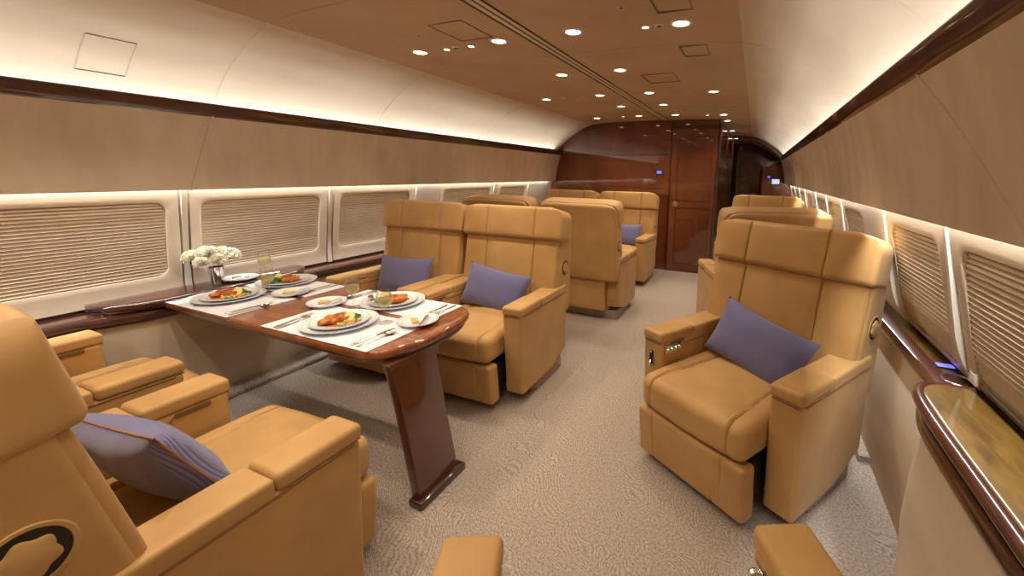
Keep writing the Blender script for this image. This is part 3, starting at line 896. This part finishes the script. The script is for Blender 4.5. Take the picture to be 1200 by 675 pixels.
# pillows
def make_pillow():
    t = thing('throw_pillow', 'x', 'pillow', (0, 0, 0), 0, 'blue corduroy throw pillows')
    def f(x, y, z):
        u = x / .25; v = z / .15
        k = max(0, (1 - abs(u) ** 2.6)) ** .55 * max(0, (1 - abs(v) ** 2.6)) ** .55
        px = 1 - .07 * (1 - abs(v) ** 2) * abs(u) ** 3; pz = 1 - .10 * (1 - abs(u) ** 2) * abs(v) ** 3
        s_ = 1 if y > 0 else -1
        wob = .004 * noise.noise(Vector((x * 12, y * 5, z * 12)))
        return x * px, s_ * (.004 + .062 * k) + wob, z * pz
    bm = bmesh.new(); nx, nz = 30, 20; grid = {}
    for s_ in (-1, 1):
        for i in range(nx + 1):
            for j in range(nz + 1):
                x = -.25 + .50 * i / nx; z = -.15 + .30 * j / nz
                edge_ = i in (0, nx) or j in (0, nz)
                if edge_ and (0, i, j) in grid: continue
                q = f(x, s_, z)
                if edge_: q = (q[0], 0, q[2])
                grid[(0 if edge_ else s_, i, j)] = bm.verts.new(q)
    def gv(s_, i, j): return grid.get((s_, i, j)) or grid[(0, i, j)]
    for s_ in (-1, 1):
        for i in range(nx):
            for j in range(nz):
                bm.faces.new([gv(s_, i, j), gv(s_, i + 1, j), gv(s_, i + 1, j + 1), gv(s_, i, j + 1)])
    obj('pillow_cover', bm, M['corduroy'], t)
    pts = []
    per = [(i, 0) for i in range(nx)] + [(nx, j) for j in range(nz)] + [(i, nz) for i in range(nx, 0, -1)] + [(0, j) for j in range(nz, 0, -1)]
    for i, j in per:
        x = -.25 + .50 * i / nx; z = -.15 + .30 * j / nz; q = f(x, 1, z); pts.append((q[0], 0, q[2]))
    bm = tube(pts, .0026, 6, closed=True); obj('piping', bm, M['piping'], t)
    return t
P0 = make_pillow()
P0['label'] = 'blue corduroy pillow on the aisle seat behind the dining table'
def pose_pillow(o, seat, dx, dy, dz, rx, ry, rzl):
    sx, sy, srz = seat
    v = Matrix.Rotation(srz, 4, 'Z') @ Vector((dx, dy, dz))
    o.location = (sx + v.x, sy + v.y, v.z)
    m_ = Matrix.Rotation(srz, 4, 'Z') @ Matrix.Rotation(rzl, 4, 'Z') @ Matrix.Rotation(rx, 4, 'X') @ Matrix.Rotation(ry, 4, 'Y')
    o.rotation_euler = m_.to_euler()
pose_pillow(P0, (-.36, 2.26, 0), -.02, .035, .578, R(-19), R(8), R(4))
p = dup(P0, (0, 0, 0), 0, 'blue corduroy pillow on the window-side seat behind the dining table'); pose_pillow(p, (-1.20, 2.28, 0), -.03, .035, .578, R(-19), R(-2), R(2))
p = dup(P0, (0, 0, 0), 0, 'blue corduroy pillow on the turned right-hand seat'); pose_pillow(p, (1.275, 2.04, R(-31.5)), .01, .02, .572, R(-22), R(11), R(0))
p = dup(P0, (0, 0, 0), 0, 'blue corduroy pillow with brown piping on the nearest left seat'); pose_pillow(p, (-.245, .47, PI), -.0, -.01, .595, R(-27), R(8), R(4))
p = dup(P0, (0, 0, 0), 0, 'small-looking blue pillow on the far aisle seat by the bulkhead'); pose_pillow(p, (-.36, 5.14, 0), 0, .055, .585, R(-20), R(0), 0)

# ------------------------------------------------------------------ dining table
ZT = .672
t = thing('dining_table', 'glossy reddish wood dining table on a single slab leg, laid for four', 'table', (-.8, 1.4, 0))
inv = Matrix.Translation((.8, -1.4, 0))
tp = [(-1.63, 1.075), (-.15, 1.068), (-.075, 1.11), (-.025, 1.24), (-.018, 1.42), (-.045, 1.56), (-.085, 1.65), (-.16, 1.695), (-1.63, 1.70)]
tp = round_poly(tp, [0, .06, .06, .08, .1, .08, .05, .06, 0], 5)
bm = prism(tp, 'z', ZT - .040, ZT, .016, 5); bm.transform(inv)
obj('tabletop', bm, M['table_wood'], t)
inset = [(-.8 + (x + .8) * .985, 1.385 + (y - 1.385) * .93) for x, y in tp]
bm = prism(inset, 'z', ZT - .062, ZT - .036, .008, 3); bm.transform(inv)
obj('apron', bm, M['dark_wood'], t)
# leg slab (in the y-z plane), flaring into the top on the near side
def splay(bm_):
    for v in bm_.verts: v.co.x += -.085 * smoothstep(-.1, .75, v.co.z) * 1.25
    return bm_
lp = [(1.125, .02), (1.355, .02), (1.345, .30), (1.345, .56), (1.365, .600), (1.42, .612), (1.42, .622), (1.095, .622), (1.097, .61), (1.105, .590), (1.112, .54), (1.118, .46), (1.120, .3)]
bm = prism(lp, 'x', .01, .058, .004, 2); splay(bm); bm.transform(inv)
lg = obj('leg', bm, M['leg_wood'], t)
bm = prism(round_poly([(1.105, 0), (1.385, 0), (1.385, .035), (1.105, .035)], .010, 3), 'x', .0, .070, .006, 2); bm.transform(inv)
obj('foot', bm, M['dark_wood'], lg)

# ------------------------------------------------------------------ things on the table
def placemat(loc, w, d, label, rz=0, seed=0):
    bm = bmesh.new(); nx, ny = 26, 18; g_ = {}
    for i in range(nx + 1):
        for j in range(ny + 1):
            x = -w / 2 + w * i / nx; y = -d / 2 + d * j / ny
            z = .0022 + .0012 * noise.noise(Vector((x * 14 + seed, y * 14, seed)))
            ex_ = .004 * noise.noise(Vector((y * 30, seed, 1))) if i in (0, nx) else 0
            ey_ = .004 * noise.noise(Vector((x * 30, seed, 5))) if j in (0, ny) else 0
            g_[i, j, 1] = bm.verts.new((x + ex_, y + ey_, z)); g_[i, j, 0] = bm.verts.new((x + ex_, y + ey_, .0004))
    for i in range(nx):
        for j in range(ny):
            bm.faces.new([g_[i, j, 1], g_[i + 1, j, 1], g_[i + 1, j + 1, 1], g_[i, j + 1, 1]])
            bm.faces.new([g_[i, j, 0], g_[i, j + 1, 0], g_[i + 1, j + 1, 0], g_[i + 1, j, 0]])
    for i in range(nx):
        for j in (0, ny): bm.faces.new([g_[i, j, 0], g_[i + 1, j, 0], g_[i + 1, j, 1], g_[i, j, 1]])
    for j in range(ny):
        for i in (0, nx): bm.faces.new([g_[i, j, 0], g_[i, j + 1, 0], g_[i, j + 1, 1], g_[i, j, 1]])
    o = obj('placemat', bm, M['cloth'], loc=loc, rot=(0, 0, rz)); tag(o, label, 'placemat', 'white cloth placemats'); return o
names = ['nearest place setting, at the left seat with its back to us', 'near left setting beside the flower vase', 'far right setting before the aisle seat', 'far left setting before the window-side seat']
def plate_mesh(r_):
    return lathe([(0, .004), (r_ * .55, .004), (r_ * .66, .007), (r_ * .95, .0165), (r_, .0185), (r_ * 1.005, .0175), (r_ * .97, .013), (r_ * .66, .002), (r_ * .6, 0), (0, 0)], 64)
def rimline(r_, f):
    z = .007 + (.0165 - .007) * (f - .66) / .29
    return lathe([(r_ * f, z + .0006), (r_ * f + .0032, z + .0010)], 64)
def mk_plate(name, r_, label, cat, group):
    t = thing(name, label, cat, (0, 0, 0), 0, group)
    obj('plate_body', plate_mesh(r_), M['china'], t)
    bm = rimline(r_, .92)
    b2_ = rimline(r_, .72); me_ = bpy.data.meshes.new('tmp'); b2_.to_mesh(me_); b2_.free(); bm.from_mesh(me_); bpy.data.meshes.remove(me_)
    obj('rim_line', bm, M['china_rim'], t)
    return t
charger0 = mk_plate('charger_plate', .160, 'x', 'plate', 'white charger plates')
dinner0 = mk_plate('dinner_plate', .128, 'x', 'plate', 'white dinner plates')
bread0 = mk_plate('bread_plate', .092, 'x', 'plate', 'white bread plates')

def blob(r_, sc, seed, bm=None, amp=.25, center=(0, 0, 0), freq=4, sub=3):
    bm = bm or bmesh.new()
    res = bmesh.ops.create_icosphere(bm, subdivisions=sub, radius=1)
    for v in res['verts']:
        n_ = noise.noise(v.co * freq * .5 + Vector((seed, seed * 2, 0)))
        v.co = v.co * (1 + amp * n_)
        v.co = Vector((v.co.x * sc[0] * r_, v.co.y * sc[1] * r_, v.co.z * sc[2] * r_)) + Vector(center)
    return bm
def salmon_m(seed):
    def f(x, y, z):
        k = 1 - .35 * smoothstep(0, .05, x)
        z2 = z * (1 - .3 * smoothstep(-.01, .055, abs(x))) + .007 * noise.noise(Vector((x * 45, y * 45, seed))) + .003 * noise.noise(Vector((x * 130, y * 130, seed)))
        return x, y * k + .012 * math.sin(x * 30 + seed), z2
    return puff((.115, .062, .030), .013, (12, 7, 3), fn=f, center=(0, 0, .016))
def greens_m(seed):
    bm = bmesh.new(); rnd = random.Random(seed)
    for k in range(34):
        a = rnd.uniform(0, 2 * PI); rr = rnd.uniform(0, .032)
        blob(rnd.uniform(.008, .013), (1, 1, .65), seed + k, bm, .7, (rr * math.cos(a) * 1.3, rr * math.sin(a), .008 + rnd.uniform(0, .018) * (1 - rr / .037)), 5, 2)
    return bm
def medley_m(seed):
    bm = bmesh.new(); rnd = random.Random(seed + 50)
    for k in range(40):
        a = rnd.uniform(0, 2 * PI); rr = rnd.uniform(.0, .042)
        cx_, cy_ = rr * math.cos(a) * 1.5, rr * math.sin(a)
        s_ = rnd.uniform(.004, .0065)
        b_ = puff((s_ * 2, s_ * 2, s_ * 1.6), .0015, (1, 1, 1), center=(0, 0, 0))
        b_.transform(Matrix.Translation((cx_, cy_, .0055 + rnd.uniform(0, .006))) @ Matrix.Rotation(rnd.uniform(0, 3), 4, 'Z') @ Matrix.Rotation(rnd.uniform(-.5, .5), 4, 'X'))
        me = bpy.data.meshes.new('tmp'); b_.to_mesh(me); b_.free(); bm.from_mesh(me); bpy.data.meshes.remove(me)
    return bm
def lemon(t_loc, rot, label):
    t = thing('lemon_slice', label, 'lemon slice', t_loc, 0, 'lemon slices'); t.rotation_euler = rot
    obj('rind', lathe([(.0, 0), (.021, 0), (.0235, .002), (.0235, .005), (.021, .007), (0, .007)], 32), M['lemon_rind'], t)
    bm = bmesh.new()
    for k in range(8):
        a0 = 2 * PI * k / 8 + .06; a1 = 2 * PI * (k + 1) / 8 - .06
        prism([(0.002 * math.cos((a0 + a1) / 2), 0.002 * math.sin((a0 + a1) / 2))] + [(.0205 * math.cos(a0 + (a1 - a0) * q / 4), .0205 * math.sin(a0 + (a1 - a0) * q / 4)) for q in range(5)], 'z', -.0008, .0078, bm=bm)
    obj('flesh', bm, M['lemon_flesh'], t)
# cutlery
def flat_tool(profile, thick=.0022, curve=None, z0=0):
    """profile: [(y, halfwidth)] symmetric blade outline"""
    bm = bmesh.new(); rows = []
    for y, w in profile:
        z = z0 + (curve(y) if curve else 0)
        rows.append([bm.verts.new((x_, y, z + q)) for x_, q in ((-w, thick * .4), (-w * .6, thick), (0, thick * 1.3), (w * .6, thick), (w, thick * .4), (w * .6, 0), (0, 0), (-w * .6, 0))])
    for a, b in zip(rows, rows[1:]):
        for i in range(8): bm.faces.new([a[i], a[(i + 1) % 8], b[(i + 1) % 8], b[i]])
    bm.faces.new(rows[0]); bm.faces.new(rows[-1][::-1])
    return bm
HANDLE = [(-.105, .0035), (-.10, .0075), (-.085, .009), (-.05, .006), (0, .0035), (.025, .0035)]
def arch(y): return .006 * math.exp(-((y - .03) / .03) ** 2)
def mk_fork(label):
    t = thing('fork', label, 'fork', (0, 0, 0), 0, 'silver forks')
    obj('handle', flat_tool(HANDLE, curve=arch), M['steel'], t)
    bm = flat_tool([(.025, .0035), (.038, .009), (.05, .011), (.055, .011)], curve=arch)
    for k in range(4):
        x = -.0088 + k * .00587
        tube([(x, .054, .002), (x, .075, .002), (x, .098, .006)], .0016, 5, bm)
    obj('tines', bm, M['steel'], t)
    return t
def mk_knife(label):
    t = thing('table_knife', label, 'knife', (0, 0, 0), 0, 'silver table knives')
    obj('handle', flat_tool([(-.105, .004), (-.098, .008), (-.06, .0085), (-.01, .006), (.005, .006)], .0045), M['steel'], t)
    obj('blade', flat_tool([(.003, .005), (.02, .0085), (.07, .0095), (.095, .007), (.105, .002)], .0016, z0=.001), M['steel'], t)
    return t
def mk_spoon(label):
    t = thing('spoon', label, 'spoon', (0, 0, 0), 0, 'silver spoons')
    obj('handle', flat_tool(HANDLE, curve=arch), M['steel'], t)
    bm = bmesh.new(); rings = []
    for r_, z in ((.0, .001), (.35, .0015), (.7, .004), (.95, .008), (1.0, .0092), (1.0, .0082), (.7, .0028), (.3, .0002)):
        rings.append([bm.verts.new((.0175 * max(r_, .02) * math.cos(2 * PI * k / 24), .05 + .027 * max(r_, .02) * math.sin(2 * PI * k / 24), z + .001)) for k in range(24)])
    for a, b in zip(rings, rings[1:]):
        for k in range(24): bm.faces.new([a[k], a[(k + 1) % 24], b[(k + 1) % 24], b[k]])
    obj('bowl', bm, M['chrome'], t)
    return t
def mk_butter_knife(label):
    t = thing('butter_knife', label, 'knife', (0, 0, 0), 0, 'butter knives')
    obj('handle', flat_tool([(-.085, .003), (-.08, .006), (-.04, .006), (.0, .004)], .004), M['steel'], t)
    obj('blade', flat_tool([(-.002, .004), (.02, .0075), (.055, .008), (.07, .003)], .0014, z0=.001), M['steel'], t)
    return t
def mk_glass_thing(label):
    t = thing('wine_glass', label, 'wine glass', (0, 0, 0), 0, 'stemmed wine glasses')
    H0 = .072
    prof = [(0, .0045), (.008, .005), (.020, .0025), (.033, .0018), (.034, .0010), (.033, 0), (0, 0)]
    obj('foot', lathe(prof, 36), M['glass'], t)
    obj('stem', lathe([(.0075, .0048), (.0045, .010), (.0035, .03), (.0035, .055), (.0055, .067), (.011, .0722)], 24), M['glass'], t)
    bowl = [(0, .070), (.010, .0705), (.022, .078), (.031, .092), (.0345, .108), (.0345, .125), (.0315, .150), (.0305, .156), (.0297, .156), (.0305, .150), (.0335, .125), (.0335, .108), (.030, .0925), (.021, .0792), (.009, .0722), (0, .0720)]
    obj('bowl', lathe(bowl, 40), M['glass'], t)
    return t
def wine_m():
    return lathe([(0, .0727), (.009, .0730), (.0205, .0798), (.0293, .0928), (.0326, .108), (.0327, .116), (0, .116)], 36)
def mk_shaker(label, group):
    t = thing('salt_shaker', label, 'shaker', (0, 0, 0), 0, group)
    obj('shaker_body', lathe([(0, 0), (.014, 0), (.0155, .003), (.0135, .015), (.0125, .032), (.013, .040), (0, .040)], 24), M['glass'], t)
    obj('shaker_cap', lathe([(.0135, .039), (.0142, .041), (.014, .048), (.010, .055), (0, .057)], 24), M['chrome'], t)
    return t
fork0 = mk_fork('x'); knife0 = mk_knife('x'); spoon0 = mk_spoon('x'); bk0 = mk_butter_knife('x'); wg0 = mk_glass_thing('x')
used = set()
def place(proto, loc, rz, label, rot=None):
    if proto.name not in used:
        used.add(proto.name); proto.location = loc; proto.rotation_euler = rot or (0, 0, rz); proto['label'] = label; return proto
    return dup(proto, loc, rz, label, rot=rot)
Z = ZT
# (who, mat centre, mat size, plate, facing sign (+1 diner looks to +y), bread plate, glass, forks, knife/spoon)
S = [
 ('nearest place setting', (-.465, 1.165), (.66, .235), (-.495, 1.235), 1, (-.815, 1.40), (-.655, 1.43), [(-.735, 1.165), (-.70, 1.16)], [(-.235, 1.185), (-.205, 1.18)]),
 ('near left setting by the vase', (-1.385, 1.20), (.66, .24), (-1.385, 1.255), 1, (-1.70, 1.47), (-1.66, 1.595), [(-1.625, 1.18), (-1.59, 1.175)], [(-1.11, 1.19), (-1.08, 1.185)]),
 ('far right setting at the aisle seat', (-.46, 1.60), (.60, .19), (-.525, 1.565), -1, (-.185, 1.395), (-.325, 1.335), [(-.235, 1.58), (-.195, 1.59)], [(-.79, 1.60), (-.82, 1.60)]),
 ('far left setting near the windows', (-1.35, 1.60), (.66, .19), (-1.43, 1.58), -1, (-1.165, 1.44), (-1.255, 1.375), [(-1.145, 1.59), (-1.11, 1.60)], [(-1.70, 1.60), (-1.73, 1.60)]),
]
for k, (nm, mc, ms, pc, fs_, bp_, gp, fk, ks) in enumerate(S):
    # mats are cut so that cloth covers the ground under plate and cutlery
    y0 = 1.072 if fs_ > 0 else 1.44; y1 = 1.40 if fs_ > 0 else 1.69
    x0, x1 = {0: (-.80, -.135), 1: (-1.60, -1.06), 2: (-.86, -.165), 3: (-1.60, -1.045)}[k]
    zt = Z + (.0 if k != 1 and k != 3 else 0)
    placemat(((x0 + x1) / 2, (y0 + y1) / 2, Z), x1 - x0, y1 - y0, 'white cloth placemat under the ' + nm, 0, k)
    zp = Z + .0035
    place(charger0, (pc[0], pc[1], zp), 0, 'large white charger plate of the ' + nm)
    place(dinner0, (pc[0], pc[1], zp + .0075), 0, 'white dinner plate with food at the ' + nm)
    zf = zp + .0075 + .0045
    f_ = fs_
    # food
    rzf = 0.25 if f_ > 0 else PI + .25
    Mz = Matrix.Rotation(rzf, 4, 'Z')
    def at(dx, dy, dz=0): v = Mz @ Vector((dx, dy, 0)); return (pc[0] + v.x, pc[1] + v.y, zf + dz)
    bm = lathe([(0, .0025), (.058, .0022), (.064, .0008), (.065, 0), (0, 0)], 40)
    for v in bm.verts:
        a = math.atan2(v.co.y, v.co.x); q = 1 + .14 * math.sin(3 * a + k) + .07 * math.sin(5 * a); v.co.x *= q * 1.05; v.co.y *= q * .72
    tag(obj('sauce', bm, M['sauce'], loc=at(-.012, -.018), rot=(0, 0, rzf)), 'orange sauce pool under the fillet of the ' + nm, 'sauce', 'orange sauce pools')
    so = tag(obj('salmon_fillet', salmon_m(k), M['salmon'], loc=at(-.008, -.006, .002), rot=(0, 0, rzf + .2)), 'glazed orange fillet on the plate of the ' + nm, 'fish fillet', 'glazed fillets'); so.scale = (1.0, 1.62, 1.0)
    tag(obj('leafy_greens', greens_m(k * 3), M['greens'], loc=at(.035, .038), rot=(0, 0, rzf)), 'dark green leaf garnish on the plate of the ' + nm, 'greens', 'leafy garnishes')
    tag(obj('diced_vegetables', medley_m(k), M['medley'], loc=at(.045, -.018), rot=(0, 0, rzf + .8)), 'diced vegetables on the plate of the ' + nm, 'vegetables', 'diced vegetable sides', 'stuff')
    lemon(at(.045, .008, .024), (R(58), 0, rzf + (.3 if f_ > 0 else PI + .2)), 'lemon slice standing on the plate of the ' + nm)
    # bread plate with butter knife and butter
    zb_ = Z + .0035 if k != 1 else .6905
    place(bread0, (bp_[0], bp_[1], zb_), 0, 'small white bread plate of the ' + nm)
    bm = puff((.05, .03, .016), .007, (3, 3, 1), fn=lambda x, y, z: (x + .003 * math.sin(60 * y), y, z + .003 * math.cos(x * 70)), center=(0, 0, .009))
    tag(obj('bread_slice', bm, M['bread'] if k != 3 else M['butter'], loc=(bp_[0] - .012, bp_[1] - .008, zb_ + .0045), rot=(0, 0, .5 + k)), 'golden bread on the bread plate of the ' + nm, 'bread', 'pieces of bread')
    place(bk0, (bp_[0] + .03, bp_[1] + .005, zb_ + .0175), 0, 'butter knife across the bread plate of the ' + nm, rot=(0, 0, [.15, .15, R(28), .15][k]))
    # glass + wine
    zg = Z + .0035 if k != 1 else .6905
    g_ = place(wg0, (gp[0], gp[1], zg), 0, 'stemmed glass of white wine at the ' + nm)
    tag(obj('white_wine', wine_m(), M['wine'], loc=(gp[0], gp[1], zg)), 'pale wine filling the glass at the ' + nm, 'wine', 'wine in the glasses')
    for q, (x_, y_) in enumerate(fk):
        rz_ = 0 if f_ > 0 else PI
        place(fork0, (x_, y_ + (.02 if f_ > 0 else -.02), Z + .004), rz_ + (.05 if q else .12), ('outer' if q == 0 else 'inner') + ' silver fork of the ' + nm)
    rz_ = 0 if f_ > 0 else PI
    zk = Z + .004
    place(knife0, (ks[0][0], ks[0][1] + (.01 if f_ > 0 else -.01), zk if k != 3 else .6925), rz_ - .08, 'silver table knife of the ' + nm)
    place(spoon0, (ks[1][0] + .008, ks[1][1] + (.012 if f_ > 0 else -.012), zk if k != 3 else .6925), rz_ - .10, 'silver spoon of the ' + nm)
sh0 = mk_shaker('clear glass salt shaker with chrome cap between the right-hand settings, nearer us', 'glass and chrome shakers')
sh0.location = (-.545, 1.455, Z + .0035)
dup(sh0, (-.60, 1.49, Z + .0035), 0, 'clear glass shaker with chrome cap beside its twin, farther from us at right')
dup(sh0, (-1.33, 1.40, Z + .0035), 0, 'clear glass shaker with chrome cap beside the left wine glasses')
dup(sh0, (-1.385, 1.43, Z + .0035), 0, 'glass shaker with chrome cap behind its twin near the flower vase')

# flower vase on the raised counter
t = thing('flower_vase', 'small mirrored metal cup vase standing on the left counter', 'vase', (-1.72, 1.37, .691))
t.location = (-1.71, 1.36, .6905)
obj('vase_cup', lathe([(0, 0), (.026, 0), (.028, .003), (.035, .100), (.0365, .105), (.0345, .105), (.027, .006), (0, .006)], 32), M['chrome'], t)
bm = bmesh.new()
rnd = random.Random(3)
def carnation(c, rad, seed):
    """one flower head: ruffled petals around a centre"""
    bm = bmesh.new(); rnd = random.Random(seed)
    for k in range(58):
        u = rnd.uniform(-.25, 1); a = rnd.uniform(0, 2 * PI)
        d = Vector((math.cos(a) * math.sqrt(1 - min(1, u * u)), math.sin(a) * math.sqrt(1 - min(1, u * u)), u * .8)).normalized()
        s1 = d.orthogonal().normalized(); s2 = d.cross(s1)
        n_ = 7; rows_ = []
        for i in range(4):
            rr = rad * (.15 + .85 * i / 3); w = rad * .34 * (.3 + .7 * i / 3)
            row = []
            for j in range(n_):
                f = j / (n_ - 1) * 2 - 1
                q = d * rr * (1 - .12 * f * f) + s1 * w * f + s2 * (rad * .08 * math.sin(f * 7 + k) * (i / 3))
                row.append(bm.verts.new(q))
            rows_.append(row)
        for ra, rb in zip(rows_, rows_[1:]):
            for j in range(n_ - 1): bm.faces.new([ra[j], ra[j + 1], rb[j + 1], rb[j]])
    return bm
FL = [(-.040, -.085, .145, .048), (.00, -.03, .165, .050), (.01, .04, .15, .050), (-.01, .09, .135, .046), (.045, -.01, .125, .045), (-.05, .02, .14, .046), (.03, -.075, .12, .04)]
VL = Vector((-1.71, 1.36, .6905))
for k, (x, y, z, r_) in enumerate(FL):
    lab = ['lower left', 'top centre', 'top right', 'rightmost', 'front centre', 'rear', 'front left'][k]
    f = thing('white_flower', 'white ruffled flower, %s bloom of the bunch in the vase' % lab, 'flower', (VL.x, VL.y, VL.z + .008), 0, 'white flowers in the vase')
    bm = carnation(None, r_ * 1.12, k + 11)
    bm.transform(Matrix.Translation((x, y, z + .012)))
    obj('bloom', bm, M['petal'], f)
    obj('flower_stem', tube([(x * .12, y * .08, 0), (x * .25, y * .18, .09), (x * .85, y * .85, z + .005)], .002, 6), M['stem'], f)

# ------------------------------------------------------------------ lights
def area(name, loc, sx, sy, power, col, rot=(0, 0, 0), spread=180):
    l = bpy.data.lights.new(name, 'AREA'); l.shape = 'RECTANGLE'; l.size = sx; l.size_y = sy; l.energy = power; l.color = col
    l.spread = R(spread)
    o = bpy.data.objects.new(name, l); C.objects.link(o); o.location = loc; o.rotation_euler = rot
    return o
COOL = (1, .965, .90); WARM = (1, .83, .62)
for s in (-1, 1):
    # cove strips: just behind the wooden trim, shining up
    L0, L1 = Y0 + .1, (YB - .18) if s < 0 else 8.1
    for (a, b) in ((L0, 2.2), (2.2, L1)):
        o = area('cove_light', (s * 1.662, (a + b) / 2, 1.664), .016, b - a, 2.7 * (b - a), COOL, (PI, s * R(-44), 0), 125)
        o = area('wash_light', (s * 1.745, (a + b) / 2, 1.335), .02, b - a, 7.5 * (b - a), COOL, (0, s * R(-14), 0), 150)
for i, (x, y, k) in enumerate(LIGHTS):
    l = bpy.data.lights.new('downlight_lamp', 'SPOT'); l.energy = 17.5 * k; l.color = WARM; l.spot_size = R(115); l.spot_blend = .7; l.shadow_soft_size = .035
    o = bpy.data.objects.new('downlight_lamp', l); C.objects.link(o); o.location = (x, y, zceil(x) - .02)
for (x, y) in ((-.8, .40), (-.21, .40), (.26, .40), (.82, .42), (-.8, .80), (-.8, 1.22), (-.21, 1.22), (.26, 1.22), (-.8, -.5), (.26, -.5)):
    l = bpy.data.lights.new('downlight_lamp', 'SPOT'); l.energy = 17.5 * (1.8 if (x, y) == (-.8, .80) else .6 if y == 1.22 else 1); l.color = WARM; l.spot_size = R(115); l.spot_blend = .7; l.shadow_soft_size = .035
    o = bpy.data.objects.new('downlight_lamp', l); C.objects.link(o); o.location = (x, y, zceil(x) - .02)
    downlight(x, y, .046, 'lit downlight in the ceiling above and behind the viewer', 'ceiling downlights out of view')
for (x, y) in SM:
    l = bpy.data.lights.new('spot_lamp', 'SPOT'); l.energy = 10; l.color = WARM; l.spot_size = R(60); l.spot_blend = .6; l.shadow_soft_size = .015
    o = bpy.data.objects.new('spot_lamp', l); C.objects.link(o); o.location = (x, y, zceil(x) - .015)

w = bpy.data.worlds.new('World'); bpy.context.scene.world = w; w.use_nodes = True
w.node_tree.nodes['Background'].inputs[0].default_value = (.02, .017, .014, 1)

# ------------------------------------------------------------------ camera
F, YAW, PIT, ROL, H, PX, PY, CX = 478.97, .39042, .17001, .01652, 1.38, 685., 285.54, 1.2275
cy, sy, cp, sp = math.cos(YAW), math.sin(YAW), math.cos(PIT), math.sin(PIT)
fwd = Vector((-sy * cp, cy * cp, -sp)); rt = Vector((cy, sy, 0)); up = rt.cross(fwd)
r2 = rt * math.cos(ROL) + up * math.sin(ROL); u2 = -rt * math.sin(ROL) + up * math.cos(ROL)
cam = bpy.data.cameras.new('camera'); co = bpy.data.objects.new('camera', cam); C.objects.link(co)
m = Matrix((r2, u2, -fwd)).transposed().to_4x4(); m.translation = Vector((CX, 0, H)); co.matrix_world = m
cam.sensor_fit = 'HORIZONTAL'; cam.sensor_width = 36; cam.lens = F * 36 / 1200
cam.shift_x = (600 - PX) / 1200; cam.shift_y = (PY - 337.5) / 1200
cam.clip_start = .02
sc = bpy.context.scene; sc.camera = co
sc.view_settings.view_transform = 'Standard'; sc.view_settings.look = 'None'; sc.view_settings.gamma = 1
sc.view_settings.use_curve_mapping = False
sc.view_settings.exposure = 0.13
sc.cycles.use_denoising = True
sc.cycles.max_bounces = 10; sc.cycles.diffuse_bounces = 6; sc.cycles.glossy_bounces = 5; sc.cycles.transmission_bounces = 8; sc.cycles.transparent_max_bounces = 24
sc.cycles.sample_clamp_indirect = 4
sc.cycles.caustics_reflective = False; sc.cycles.caustics_refractive = False
